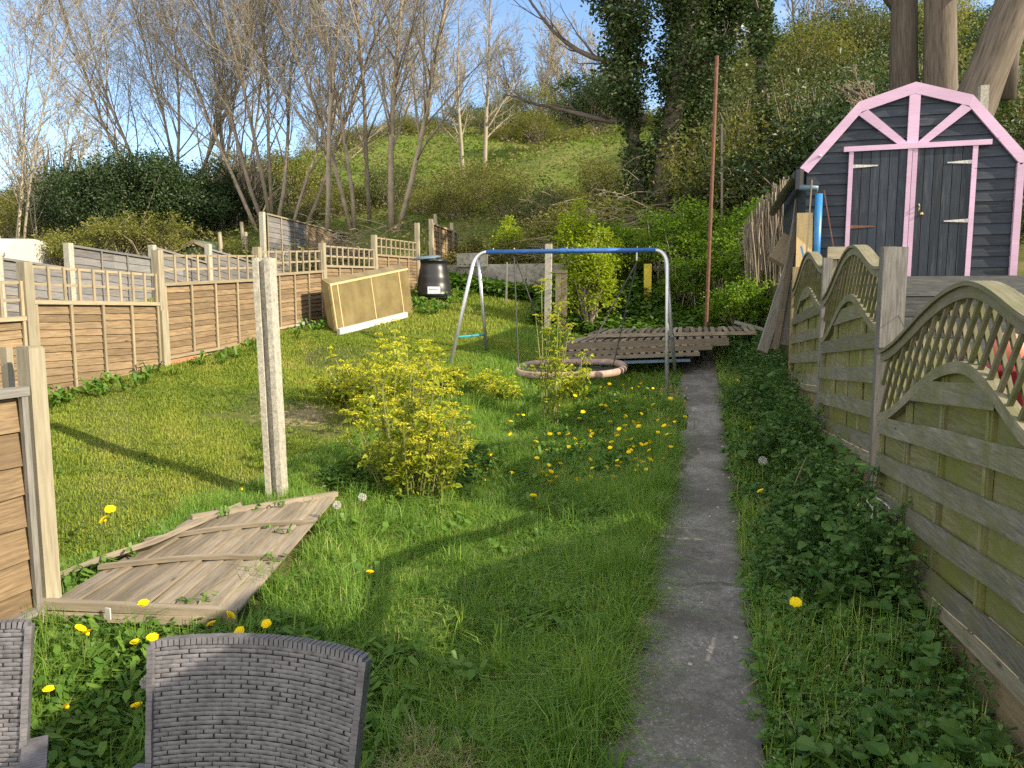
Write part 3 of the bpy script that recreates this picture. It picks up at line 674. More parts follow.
# festoon bulb hanging on its wire
t = thing('hanging_bulb', 'clear bulb hanging on a thin dark wire from the second post', 'light bulb', atY(903, 341, 4.5))
a = MB(); a.lathe([(.001, -.02), (.012, -.017), (.02, -.006), (.02, .004), (.012, .014), (.007, .02), (.007, .026), (.001, .027)], 14); a.build('globe', M['bulb'], t, True)
a = MB(); w0 = atY(906, 331, 4.5)-t.location; w1 = atY(881, 277, 4.75)-t.location; a.tube([(0, 0, .025), tuple(w0), tuple((w0+w1)/2-Vector((0, 0, .008))), tuple(w1)], .0025, 5); a.build('wire', M['rope'], t)
a = MB(); a.box((0, 0, .03), (.014, .014, .022)); a.build('socket', M['blackp'], t)
# ------------------------------------------------------------------ terrace with sleeper wall, shed
a = MB(); a.box((5.15, 13.2, .9), (8.0, 8.9, 1.9)); tag(a.build('terrace', M['ground']), None, None, kind='structure')
YS = 9.2
t = thing('sleeper_wall', 'dark timber sleeper retaining wall below the black and pink shed', 'retaining wall', (1.17, 8.68, G(1.5, 8.7)-.3))
zt = atY(960, 275.5, 8.65).z; z = zt
for k in range(7):
    a = MB(); hgt = .215; a.box((2.4, random.uniform(-.004, .004), z-hgt/2-t.location.z), (4.8, .05, hgt-.008)); a.build('sleeper', M['sleeper'], t); z -= hgt
a = MB()
for x in (.75, 2.4, 4.2): a.box((x, .06, (zt-t.location.z)/2-.1), (.09, .08, zt-t.location.z-.25))
a.build('upright', M['sleeper'], t)
# shed
so = Vector((2.23, YS, 1.86)); t = thing('barn_shed', 'black boarded barn shaped shed with lilac pink trim and double doors', 'shed', so)
def sp(px, py): v = atY(px, py, YS)-so; return v.x, v.z
apex = (0, sp(915, 82)[1]-.06); kn = (sp(972, 94)[0], sp(972, 95)[1]-.06); ev = (1.07, sp(1020, 152)[1]-.02)
outl = [(-ev[0], ev[1]), (-kn[0], kn[1]), apex, kn, ev]
def roofz(x):
    x = abs(x)
    return apex[1]+(kn[1]-apex[1])*x/kn[0] if x < kn[0] else kn[1]+(ev[1]-kn[1])*(x-kn[0])/(ev[0]-kn[0])
a = MB(); D = 2.4
# side and back walls and a core behind the boards
a.prism([(-1.06, .02, 0), (1.06, .02, 0)]+[(x*.99, .02, z-.03) for x, z in outl[::-1]], (0, 1, 0), D); 
a.build('wall', M['shed'], t)
a = MB(); z = 0.0; r = 0
while z < apex[1]:
    zl, zh = z, z+.118
    # width of the gable at the board's top
    def half(zz):
        if zz < ev[1]: return 1.07
        lo, hi = 0, 1.07
        for _ in range(20):
            m_ = (lo+hi)/2
            if roofz(m_) > zz: lo = m_
            else: hi = m_
        return lo
    w0, w1 = half(zl), half(min(zh, apex[1]-.001))
    segs = [(-1, -.0), (0, 1)] if r % 3 == 0 else [(-1, 1)]
    for s0, s1 in segs:
        V = [(w0*s0, -.018, zl), (w0*s1, -.018, zl), (w1*s1, -.003, zh), (w1*s0, -.003, zh), (w0*s0, .015, zl), (w0*s1, .015, zl)]
        a.add(V, [np.array([[0, 1, 2, 3]]), np.array([[4, 5, 1, 0]])], random.random(), np.array(V)[:, [0, 2, 1]]+np.array([random.uniform(0, 20), random.uniform(0, 3), 0]))
    z += .118; r += 1
a.build('cladding', M['shed'], t)
a = MB()
for s in (-1, 1):
    ys_ = [(0, apex[1]), kn, (ev[0]+.07, ev[1]-.075)]
    for (x0, z0), (x1, z1) in zip(ys_[:-1], ys_[1:]):
        n_ = Vector((z0-z1, 0, x1-x0)).normalized() if True else None
        p0 = Vector((s*x0, D/2, z0)); p1 = Vector((s*x1, D/2, z1)); nn_ = Vector((s*n_.x, 0, n_.z))
        a.beam(p0+nn_*.02, p1+nn_*.02, D+.05, .03, tuple(nn_))
rf = a.build('roof', M['felt'], t)
# pink barge boards
def strip(poly_pts, y=-.05, th=.03, name='trim', m='pink'):
    a = MB(); a.prism([(x, y, z) for x, z in poly_pts], (0, 1, 0), th); a.build(name, M[m], t)
bw = .115
def off(p, q, w):
    d = Vector((q[0]-p[0], 0, q[1]-p[1])).normalized(); return (d.z*w, -d.x*w)
for s in (-1, 1):
    A0, A1, A2 = (0, apex[1]+.05), (s*kn[0], kn[1]+.05), (s*(ev[0]+.08), ev[1]-.06)
    c1 = (s*(kn[0]-.035), kn[1]-.06); c0 = (0, apex[1]-.07)
    strip([A0, A1, c1, c0] if s > 0 else [A0, c0, c1, A1], name='barge_board')
    e2_ = (s*(ev[0]-.01), ev[1]-.12)
    strip([A1, A2, e2_, c1] if s > 0 else [A1, c1, e2_, A2], name='barge_board')
lz0 = sp(845, 148)[1]; lz1 = lz0-.045
xl0, xl1 = sp(843, 148)[0], sp(990, 140)[0]
strip([(xl0, lz0), (xl1, lz0+.01), (xl1, lz0-.045), (xl0, lz0-.055)], -.075, .04, 'lintel')
strip([(-.055, lz0-.005), (.055, lz0-.005), (.055, apex[1]-.05), (-.055, apex[1]-.05)], -.048, .025, 'king_post')
for s in (-1, 1):
    p = [(s*.03, lz0), (s*.14, lz0), (s*(kn[0]+.0), kn[1]-.09), (s*(kn[0]-.1), kn[1]-.04)]
    strip(p if s > 0 else p[::-1], -.049, .024, 'brace')
xd0, xd1 = sp(849, 160)[0], sp(974, 160)[0]
for s, (x0, x1) in ((0, (xd0+.03, -.035)), (1, (.035, xd1-.035))):
    dd = bpy.data.objects.new('door', None)
    a = MB(); n = 6; w = (x1-x0)/n
    for k in range(n): a.box((x0+w*(k+.5), -.04, lz1/2), (w-.006, .022, lz1-.02))
    dob = a.build('door', M['shed'], t)
    dob['label'] = 'left black boarded shed door' if s == 0 else 'right black boarded shed door with handle'
    for zz in (lz1-.17, .62 if s else .58):
        hb = MB(); hx = x0+.0 if s == 0 else x1
        tip = hx+(.26 if s == 0 else -.24)
        hb.prism([(hx, -.058, zz-.02), (tip, -.058, zz-.006), (tip, -.058, zz+.006), (hx, -.058, zz+.02)] if s == 0 else [(tip, -.058, zz-.006), (hx, -.058, zz-.02), (hx, -.058, zz+.02), (tip, -.058, zz+.006)], (0, 1, 0), .006)
        hb.build('hinge', M['rust'] if (s == 0 and zz < 1) else M['steel'], dob)
    if s:
        hb = MB(); hb.tubes([([(x0+.06, -.06, .74), (x0+.06, -.085, .76), (x0+.06, -.085, .79), (x0+.06, -.06, .81)], .007)], 6); hb.lathe([(.001, 0), (.016, .004), (.018, .014), (.01, .026), (.001, .03)], 12, (x0+.09, -.07, .69)); hb.build('handle', M['ply'], dob)
    bpy.data.objects.remove(dd)
strip([(-.045, -.0), (.0, -.0), (.0, lz1-.0), (-.045, lz1)], -.066, .024, 'cover_strip'); strip([(.006, -.0), (.055, -.0), (.055, lz1-.0), (.006, lz1)], -.062, .024, 'cover_strip')
strip([(xd0-.01, 0), (xd0+.035, 0), (xd0+.035, lz1), (xd0-.01, lz1)], -.064, .026, 'door_trim'); strip([(xd1-.035, 0), (xd1+.015, 0), (xd1+.015, lz1), (xd1-.035, lz1)], -.064, .026, 'door_trim')
strip([(1.03, 0), (1.1, 0), (1.1, ev[1]-.1), (1.03, ev[1]-.1)], -.05, .06, 'corner_trim')
a = MB(); a.lathe([(.001, 0), (.02, .003), (.022, .02), (.001, .032)], 12, (sp(819, 158)[0], -.05, sp(819, 158)[1])); a.build('lamp', M['whitep'], t, True)
# gutter and downpipe hanging at the left eave
a = MB(); a.tube([(-1.17, .0, ev[1]-.13), (-1.19, 1.2, ev[1]-.2), (-1.2, 2.5, ev[1]-.26)], .055, 10); a.build('gutter', M['blackp'], t)
a = MB(); a.tube([(-1.15, -.05, ev[1]-.08), (-1.15, -.05, ev[1]-.3)], .045, 10); a.build('gutter_outlet', M['blackp'], t)
a = MB(); x = sp(816, 200)[0]; a.tube([(-1.15, -.07, ev[1]-.28), (x, -.09, ev[1]-.3), (x, -.09, ev[1]-.34), (x, -.09, .9)], .032, 10); dp = a.build('downpipe', M['greyblue'], t, True)
a = MB(); a.tube([(x+.015, -.1, .95), (x+.02, -.1, -.2)], .042, 10); a.build('pipe_sleeve', M['bluep'], dp, True)
# clutter left of the shed
def leaning(name, pa, pb, Ya, Yb, w, th, m, label, cat, up=(0, 1, 0)):
    A = atY(*pa, Ya); B = atY(*pb, Yb); a = MB(); a.beam((0, 0, 0), tuple(B-A), w, th, up); return tag(a.build(name, m, loc=A), label, cat)
leaning('plywood_board', (803, 290), (805, 213), 9.0, 9.15, .17, .018, M['ply'], 'narrow yellow plywood board standing at the left of the shed', 'board')
leaning('leaning_plank', (762, 352), (792, 258), 9.3, 9.9, .12, .04, M['grey_plank'], 'wide dark plank leaning right, leftmost of the leaning timbers', 'plank', (.3, -1, .1))
leaning('leaning_plank', (774, 350), (796, 222), 9.4, 10, .08, .06, M['dead'], 'square dark timber leaning against the shed side', 'plank', (.3, -1, .1))
leaning('leaning_plank', (783, 345), (800, 200), 9.5, 10.1, .12, .03, M['grey_plank'], 'tall thin plank leaning under the shed gutter', 'plank', (.3, -1, .1))
leaning('metal_rod', (836, 262), (824, 190), 9.05, 9.1, .012, .012, M['rust'], 'thin dark rod leaning on the shed wall right of the blue pipe', 'rod')
leaning('metal_rod', (806, 262), (812, 180), 8.95, 9.1, .015, .015, M['dead'], 'thin brown cane leaning between the plywood and the blue pipe', 'rod')
leaning('blue_strip', (806, 268), (801, 246), 8.9, 8.95, .02, .01, M['bluep'], 'short blue strip leaning against the plywood board', 'strip')
leaning('scrap_timber', (776, 262), (790, 238), 10.6, 10.8, .22, .08, M['lap_rail'], 'pale block of scrap timber beside the wattle screen', 'timber')
# wooden pallet top behind the middle panel
t = thing('wooden_pallet', 'pale wooden pallet standing on end behind the middle lattice panel', 'pallet', atY(824, 330, 8.1))
z1 = atY(824, 247, 8.1).z-t.location.z; x1 = atY(852, 247, 8.1).x-t.location.x
a = MB(); a.box((x1/2, 0, z1-.06), (x1, .03, .12)); a.box((.05, .04, z1/2), (.09, .05, z1-.02)); a.box((x1-.05, .04, z1/2), (.09, .05, z1-.02)); a.box((x1/2, 0, z1-.42), (x1, .03, .1)); a.build('slats', M['pale_post'], t)
# wattle / dead climber screen with its posts
t = thing('wattle_screen', 'tall grey screen of dead climber stems on leaning posts above the deck timber', 'screen', atY(765, 300, 13.0))
A = atY(748, 262, 13.2)-t.location; B = atY(777, 300, 12.9)-t.location
a = MB(); pol = []
for k in range(420):
    u = random.random(); x = .33*(-1+u*1.9)+.05; y = random.uniform(-.15, .15); top = 1.9-.75*(1-u)**1.6+random.uniform(-.25, .1); z = random.uniform(0, top*.6)
    dx = random.uniform(-.14, .02); pol.append(([(x, y, z), (x+dx*.4+random.uniform(-.04, .04), y+random.uniform(-.04, .04), (z+top)/2), (x+dx, y, top)], [random.uniform(.004, .01)]*3))
for k in range(120):
    u = random.random(); z = random.uniform(.3, 1.2+u*.6); x = -.5+u*.8; pol.append(([(x, .05, z), (x+.15, random.uniform(-.1, .1), z+random.uniform(-.15, .15)), (x+.32, 0, z+random.uniform(-.25, .25))], .005))
a.tubes(pol, 4); a.build('stems', M['dead'], t)
a = MB(); a.beam((.38, 0, -.4), (.43, 0, 2.05), .09, .09, (0, 1, 0)); a.build('post', M['grey_plank'], t)
a = MB(); a.beam((.2, .1, -.4), (.24, .1, 1.85), .06, .05, (0, 1, 0)); a.build('post', M['grey_plank'], t)

# ------------------------------------------------------------------ swing set
t = thing('swing_set', 'grey metal garden swing frame with a blue top bar', 'swing frame', (-1.6, 9.8, .6)); o = t.location
YB = 9.8; YF = 9.15; YK = 10.12
tl = atY(487, 252, YB)-o; tr = atY(655, 250, YB)-o; fl = onG(450, 385)-o; fr = onG(667, 384)-o
fl = atY(450, 385, YF)-o; fr = atY(667, 385, YF)-o; bl = atY(487, 366, YK)-o; br = atY(676, 362, YK)-o
for v in (fl, fr, bl, br): v.z = G(v.x+o.x, v.y+o.y)-o.z-.03
def arc(p_bar, foot, dirx):
    # bar end -> bend -> leg
    cor = p_bar+Vector((dirx*.16, (foot.y-p_bar.y)*.03, -.02)); pts = [tuple(p_bar)]
    leg0 = cor+(foot-cor)*.12
    for q in np.linspace(.15, 1, 7):
        v = p_bar*(1-q)**2+cor*2*q*(1-q)+leg0*q*q; pts.append(tuple(v))
    pts.append(tuple(foot)); return pts
for f, b_, s in ((fl, tl, -1), (fr, tr, 1)):
    a = MB(); a.tube(arc(b_, f, s), .026, 12); a.build('leg', M['galv'], t, True)
for f, b_, s in ((bl, tl, -1), (br, tr, 1)):
    st = Vector(arc(b_, f, s)[4]); a = MB(); a.tube([tuple(st), tuple(st*.5+f*.5), tuple(f)], .024, 12); a.build('leg', M['galv'], t, True)
a = MB(); a.tube([tuple(tl), tuple((tl+tr)/2), tuple(tr)], .031, 14); a.build('top_bar', M['blue'], t, True)
a = MB(); mid = tl.lerp(tr, .47)
a.lathe([(.001, -.05), (.036, -.05), (.036, .05), (.001, .05)], 14); cl = a.build('sleeve', M['blue'], t); cl.rotation_euler = (0, math.pi/2, 0); cl.location = mid
def atfrac(A, B, z): k_ = (A.z-z)/(A.z-B.z); return A.lerp(B, k_)
zb_ = atY(475, 337, 9.4).z-o.z
a = MB(); L1 = atfrac(tl, fl, zb_)+Vector((-.06, 0, 0)); L2 = atfrac(tl, bl, zb_)+Vector((-.05, 0, 0)); a.tube([tuple(L1), tuple(L2)], .014, 8); a.build('brace', M['teal'], t)
a = MB(); L1 = atfrac(tr, fr, zb_)+Vector((.06, 0, 0)); L2 = atfrac(tr, br, zb_)+Vector((.06, 0, 0)); a.tube([tuple(L1), tuple(L2)], .014, 8); a.build('brace', M['galv'], t)
a = MB()
for fx in (.04, .17, .49, .9, .97): 
    v = tl.lerp(tr, fx); a.lathe([(.001, 0), (.008, 0), (.008, .02), (.001, .024)], 8, (v.x, v.y, v.z+.028))
a.build('bolts', M['steel'], t)
# nest swing
rc = atY(570, 370, 9.6)+Vector((0, 0, .02)); t2 = thing('nest_swing', 'round faded pink nest swing hanging from the frame by black ropes', 'swing seat', rc); R_ = atY(625, 371, 9.75).x-rc.x
a = MB(); n = 40; pts = [(R_*math.cos(q), .62*math.sin(q), .02*math.cos(q)+.01*math.sin(3*q)+.045*math.sin(q)) for q in np.linspace(0, 2*math.pi, n+1)]
a.tube(pts, .048, 10); a.build('foam_ring', M['foam'], t2, True)
a = MB(); pol = []
for k in range(-5, 6):
    x = k*.12
    if abs(x) < R_: y = .62*math.sqrt(1-(x/R_)**2); pol.append(([(x, -y, -.045), (x, 0, -.05), (x, y, .045)], .006))
    y = k*.09
    if abs(y) < .52: x = R_*math.sqrt(1-(y/.52)**2); pol.append(([(-x, y, 0), (0, y, -.05), (x, y, 0)], .006))
a.tubes(pol, 4); a.build('net', M['rope'], t2)
def rope(pa, Ya, loc2, nm='rope'):
    A = atY(*pa, Ya)-rc; a = MB(); a.tube([tuple(A), tuple(A.lerp(Vector(loc2), .5)), tuple(loc2)], .009, 6); a.build(nm, M['rope'], t2)
rope((514, 256), YB, (-R_*.92, -.2, .02)); rope((515, 256), YB, (-R_*.45, .46, .02)); rope((637, 262), YB, (R_*.25, -.5, .02)); rope((637, 262), YB, (R_*.75, .34, .02))
a = MB(); A = atY(637, 251, YB)-rc; a.tube([tuple(A), tuple(A-Vector((0, 0, .12)))], .012, 6); a.build('hook', M['galv'], t2)
a = MB(); q0 = (-R_*.95, -.2, -.02); a.tube([q0, (q0[0]+.01, q0[1], -.14), (q0[0]+.05, q0[1], -.2), (q0[0]+.14, q0[1], -.22)], .01, 6); a.build('loose_rope_end', M['rope'], t2)

# ------------------------------------------------------------------ stack of fence panels / decking over the path end
def slab(label, pfl, pfr, Yf, Yb, th, nsl, group='weathered timber panels stacked on the ground', tilt=0, mat='dead'):
    A = atY(*pfl, Yf); B = atY(*pfr, Yf); t = thing('stacked_decking', label, 'timber panel', A, 0, group)
    v = B-A; dp = Yb-Yf; nrm = Vector((0, 0, 1))
    a = MB(); a.beam((0, 0, -th/2), tuple(v+Vector((0, 0, -th/2))), .05, th); a.build('front_rail', M[mat], t)
    a = MB(); a.beam((0, dp, -th/2+tilt), tuple(v+Vector((0, dp, -th/2+tilt))), .05, th); a.build('back_rail', M[mat], t)
    a = MB()
    for k in range(nsl):
        q = (k+.5)/nsl; s = v*q+Vector((0, .02, .009+random.uniform(-.003, .006))); a.beam(s, s+Vector((random.uniform(-.04, .04)-.0, dp, tilt)), v.length/nsl*.62, .018)
    a.build('slats', M[mat], t)
    a = MB()
    for q in (.03, .5, .97): a.beam(v*q+Vector((0, 0, -th*.5)), v*q+Vector((0, dp, -th*.5+tilt)), .05, th*.7)
    a.build('cross_rails', M[mat], t)
slab('lowest timber panel of the stack, mostly under the others', (566, 357), (700, 352), 10.35, 11.8, .05, 18)
slab('timber panel second from the bottom of the stack with a pale edge board', (560, 352), (712, 345), 10.45, 11.9, .06, 20)
slab('thick edged timber panel in the middle of the stack', (563, 343), (729, 338), 10.6, 12.1, .1, 20)
slab('topmost slatted timber panel of the stack reaching over the path', (588, 334), (757, 331), 11.0, 12.3, .05, 26, tilt=.015)
leaning('loose_batten', (735, 322), (765, 330), 12.0, 11.4, .05, .03, M['grey_plank'], 'short loose batten on the right end of the timber stack', 'batten')
leaning('blue_board', (600, 363), (690, 360), 10.2, 10.25, .3, .02, M['greyblue'], 'flat bluish board under the timber stack beside the swing seat', 'board', (0, 0, 1))

# ------------------------------------------------------------------ post behind the swing, small fence piece, yellow post, poles
def upright(name, pb, pt_, Y, w, m, label, cat, shape='sq'):
    B = atY(*pb, Y); T = atY(*pt_, Y); B.z = min(B.z, G(B.x, Y))-.1; a = MB()
    if shape == 'sq': a.beam((0, 0, 0), tuple(T-B), w, w, (0, 1, 0))
    else: a.tube([(0, 0, 0), tuple((T-B)/2), tuple(T-B)], w/2, 10)
    return tag(a.build(name, m, loc=B), label, cat)
upright('concrete_post', (548, 306), (549, 244), 12.6, .11, M['cpost'], 'concrete fence post standing behind the blue swing bar', 'post')
p = atY(555, 270, 12.65); t = thing('short_fence', 'short piece of tan vertical board fence right of the post behind the swing', 'fence panel', (p.x, 12.65, G(p.x, 12.65)))
a = MB()
for k in range(2): a.box((.06+k*.105, 0, (p.z-t.location.z)/2), (.1, .02, p.z-t.location.z))
a.build('boards', M['lap_rail'], t); a = MB(); a.box((.11, -.02, p.z-t.location.z-.03), (.22, .03, .05)); a.build('rail', M['lap_rail'], t)
upright('yellow_post', (648, 290), (648, 264), 14.3, .14, M['yellowp'], 'short yellow post beyond the right leg of the swing frame', 'post')
upright('rusty_pole', (706, 320), (717, 56), 12.2, .058, M['rust'], 'tall thin rusty brown pole standing behind the timber stack', 'pole', 'r')
upright('thin_green_pole', (723, 240), (722, 124), 16, .05, M['dead'], 'slim greenish cane pole behind the rusty pole', 'pole', 'r')
upright('garden_stake', (506, 285), (507, 262), 14.2, .03, M['grey_plank'], 'thin stake in front of the concrete retaining wall', 'stake')
upright('concrete_fence_post', (982, 150), (984, 86), 12.6, .11, M['cpost'], 'mossy concrete post behind the right side of the shed', 'post')
# compost bin
cb = atX(434, 291, -4.95); cb.z = G(cb.x, cb.y); sc_ = (cb-Vector((0, 0, EZ))).length/740
t = thing('compost_bin', 'black plastic compost bin with its lid ajar below the trellis fence end', 'compost bin', cb)
hh = 37*sc_; rb = 18*sc_
a = MB(); pr = [(rb, 0), (rb*1.0, .03)]+[(rb*(1-.30*q)+(.008 if int(q*12) % 3 == 0 else 0), .03+hh*.9*q) for q in np.linspace(0, 1, 13)]+[(rb*.74, hh*.94), (rb*.74, hh), (rb*.66, hh), (rb*.64, hh*.2)]
a.lathe(pr, 32); a.build('body', M['blackp'], t, True)
a = MB(); a.lathe([(.001, .05), (rb*.5, .045), (rb*.78, .02), (rb*.8, 0), (rb*.76, -.015), (.001, -.01)], 28); l_ = a.build('lid', M['greyblue'], t, True); l_.location = (-rb*.35, -.05, hh+.03); l_.rotation_euler = (math.radians(6), math.radians(-5), 0)
a = MB(); a.box((0, 0, 0), (.24, .03, .14)); a.box((0, -.02, .03), (.16, .02, .03)); h_ = a.build('hatch', M['galv'], t); an = math.radians(-70); h_.location = (rb*.95*math.cos(an), rb*.95*math.sin(an), .14); h_.rotation_euler = (math.radians(-12), 0, an+math.pi/2)
# yellowed plastic box leaning at the fence
A = atX(336, 322, -5.05); B = atX(413, 304, -4.75); A.z = G(A.x, A.y)+.02; B3 = B.z; B.z = G(B.x, B.y)+.03; hA = atX(336, 285, -5.05).z-A.z
t = thing('plastic_sheets', 'large yellowed translucent plastic box lying on its side against the trellis fence', 'plastic box', A)
d = B-A; B2z = atX(413, 269, -4.75).z-B.z; nrm = Vector((d.y, -d.x, 0)).normalized()*-1; lean = nrm*.10; bk = nrm*.13
c0, c1, c2, c3 = Vector((0, 0, 0)), Vector(d), d+Vector((0, 0, B2z))+lean, Vector((0, 0, hA))+lean
a = MB()
def slabq(a, q, off_, th=.012):
    V = [v for v in q]+[v+off_.normalized()*th for v in q]; a.add([tuple(v) for v in V], np.array([[0, 1, 2, 3], [7, 6, 5, 4], [0, 4, 5, 1], [1, 5, 6, 2], [2, 6, 7, 3], [3, 7, 4, 0]]), .5)
slabq(a, [c0, c1, c2, c3], nrm); a.build('front_sheet', M['sheet'], t)
a = MB(); up_ = Vector((0, 0, .07)); slabq(a, [c0+bk-Vector((.0, 0, -.08)), c1+bk, c2+bk+up_, c3+bk+up_], nrm); a.build('back_sheet', M['sheet'], t)
a = MB(); slabq(a, [c3+Vector((0, 0, -.0)), c2, c2+bk*.96+up_, c3+bk*.96+up_], Vector((0, 0, 1)), .008); a.build('top_sheet', M['sheet'], t)
a = MB(); slabq(a, [c0+nrm*.014, c3+nrm*.014, c3+bk+up_*.9, c0+bk+Vector((0, 0, .1))], Vector((-d).normalized()), .01); a.build('end_sheet', M['sheet'], t)
a = MB()
for q in (0.01, .08, .48, .86): 
    s0 = c0.lerp(c1, q)-nrm*.006; s1 = c3.lerp(c2, q)-nrm*.006; a.beam(s0, s1, .02, .012, tuple(nrm))
a.beam(c3-nrm*.005, c2-nrm*.005, .02, .03, (0, 0, 1)); a.build('ribs', M['ply'], t)
A = A-nrm*.1-d*.04+Vector((0, 0, .02)); B = A+d*.86; a = MB(); a.beam((0, 0, 0), tuple(B-A), .05, .09); tag(a.build('white_trim', M['whitep'], loc=A), 'long white plastic trim lying on the grass under the yellowed box', 'trim')
a = MB(); A = onG(300, 325, .03); a.box((0, 0, 0), (.12, .08, .1), .3); a.box((-.17, .02, .02), (.09, .07, .12), -.2); tag(a.build('white_block', M['whitep'], loc=A), 'small broken white block at the foot of the trellis fence', 'block')
# retaining wall and dark pile
A = atX(448, 262, -4.9); Bp = atY(548, 262, 15.4); A2 = Vector((-5.3, 15.6, 0))
t = thing('retaining_wall', 'weathered grey concrete retaining wall behind the swing, right of the compost bin', 'retaining wall', (-5.4, 15.9, 1.2))
ztop = atY(480, 264, 15.8).z-1.2; a = MB(); a.box((1.35, .12, ztop/2-.2), (3.1, .2, ztop+.4), -.04); a.build('wall', M['cwall'], t)
a = MB(); a.box((.5, .05, ztop+.1), (.7, .08, .3), 0, rnd=.5); a.build('slab', M['cwall'], t)
# brush heap
def twigheap(name, loc, n, sx, sy, sz, label, cat, m='dead', r=.008):
    pol = []
    for k in range(n):
        x, y, z = random.gauss(0, sx*.4), random.gauss(0, sy*.4), abs(random.gauss(0, sz*.45)); th = random.uniform(0, 6.28); l_ = random.uniform(.2, .7)*max(sx, .6); pz = random.uniform(-.3, .5)*l_
        pol.append(([(x, y, z), (x+math.cos(th)*l_*.5, y+math.sin(th)*l_*.5, z+pz*.6+.05), (x+math.cos(th)*l_, y+math.sin(th)*l_, max(0, z+pz))], [r, r*.8, r*.5]))
    a = MB(); a.tubes(pol, 4); o = a.build(name, M[m], loc=loc); return tag(o, label, cat)
p = onG(612, 250); 
twigheap('brush_heap', (-1.9, 16.6, G(-1.9, 16.6)), 420, 1.8, 1.0, 1.5, 'heap of dead grey twigs under the ivy clad tree', 'brush heap')
twigheap('brush_heap', (-9.2, 17.8, G(-9.2, 17.8)), 300, 1.6, .8, 1.0, 'brown brushwood heap beyond the second trellis fence panel', 'brush heap')
for (px, py, Y) in ((246, 232, 16.4), (242, 222, 16.9), (220, 232, 16.2), (436, 214, 17.5)):
    p = atY(px, py, Y); b_ = G(p.x, Y)-.2; a = MB(); a.tube([(0, 0, 0), (.02, 0, (p.z-b_)*.5), (-.03, .02, p.z-b_)], .045, 7); tag(a.build('old_stake', M['bark2'], loc=(p.x, Y, b_)), {246: 'taller grey stake just left of the tall corner post', 242: 'leaning thin grey stake by the tall corner post', 220: 'short grey stake above the green roofed shed', 436: 'rough stake behind the golden panel above the compost bin'}[px], 'stake')
# red toys behind the nearest lattice
t = thing('red_bucket', 'red lidded plastic tub seen through the lattice of the nearest fence panel', 'tub', (1.42, 3.92, .98))
a = MB(); a.lathe([(.001, 0), (.10, 0), (.125, .30), (.135, .30), (.135, .315), (.12, .325), (.001, .33)], 28); a.build('body', M['redp'], t, True); a = MB(); a.tubes([([(.132*math.cos(q), .132*math.sin(q)*.3, .31+.1*math.sin(q)) for q in np.linspace(0, math.pi, 12)], .006)], 6); a.build('handle', M['whitep'], t)
a = MB(); n = 12; a.lathe([(.001, -.075)]+[(.075*math.cos(q), .075*math.sin(q)) for q in np.linspace(-1.4, 1.4, 12)]+[(.001, .075)], 20); tag(a.build('ball', M['pinkp'], None, True, loc=(1.42, 3.95, 1.385)), 'salmon pink ball on the red tub behind the nearest lattice', 'ball')
a = MB(); a.box((1.66, 3.9, .49), (.9, 1.1, .98)); tag(a.build('storage_bench', M['grey_plank']), 'low grey garden bench box behind the nearest fence panel', 'bench box')

# ------------------------------------------------------------------ rattan chairs
def weave(mb, core, fn, W_, H_, rowh=.0108, cell=.042, bulge=.003, side=1):
    """fn(u,v)->(point, normal), u in metres across, v in metres up"""
    rows = int(H_/rowh); nc = int(W_/cell); rowv = [min(1, max(0, random.gauss(.5, .22))) for _ in range(rows)]; V = []; Fs = []; R = []; K = 5
    for r in range(rows):
        offs = (r % 2)*.5+random.uniform(-.07, .07)
        wob = random.uniform(-.0012, .0012)
        for c_ in range(-1, nc+1):
            u0 = (c_+offs)*cell+.001; u1 = u0+cell*random.uniform(.93, 1.0); u0 += random.uniform(-.003, .003); u0 = max(u0, 0); u1 = min(u1, W_)
            if u1-u0 < .006: continue
            v0 = r*rowh+.0008+wob; v1 = v0+rowh*.92
            rn = min(1, max(0, rowv[r]+random.gauss(0, .2))); b0 = len(V)
            for q in range(K):
                f = q/(K-1); b_ = math.sin(math.pi*f)**.6*bulge-.0008
                for vv, bb in ((v0, -.0022), ((v0+v1)/2, 0), (v1, -.0022)):
                    p, n_ = fn(u0+(u1-u0)*f, vv); V.append(p+n_*side*(b_+bb*.8)); R.append(rn)
            for q in range(K-1):
                for s in range(2):
                    i0 = b0+q*3+s; f_ = (i0, i0+3, i0+4, i0+1); Fs.append(f_ if side > 0 else f_[::-1])
    mb.add(np.array([tuple(v) for v in V]), np.array(Fs), np.array(R))
    nu, nv = 16, 16; V = []
    for i_ in range(nu+1):
        for j_ in range(nv+1):
            p, n_ = fn(W_*i_/nu, H_*j_/nv); V.append(tuple(p-n_*side*.0035))
    i_, j_ = np.meshgrid(np.arange(nu), np.arange(nv), indexing='ij'); q = (i_*(nv+1)+j_).reshape(-1, 1)
    core.add(V, q+np.array([[0, nv+1, nv+2, 1]]), .1)
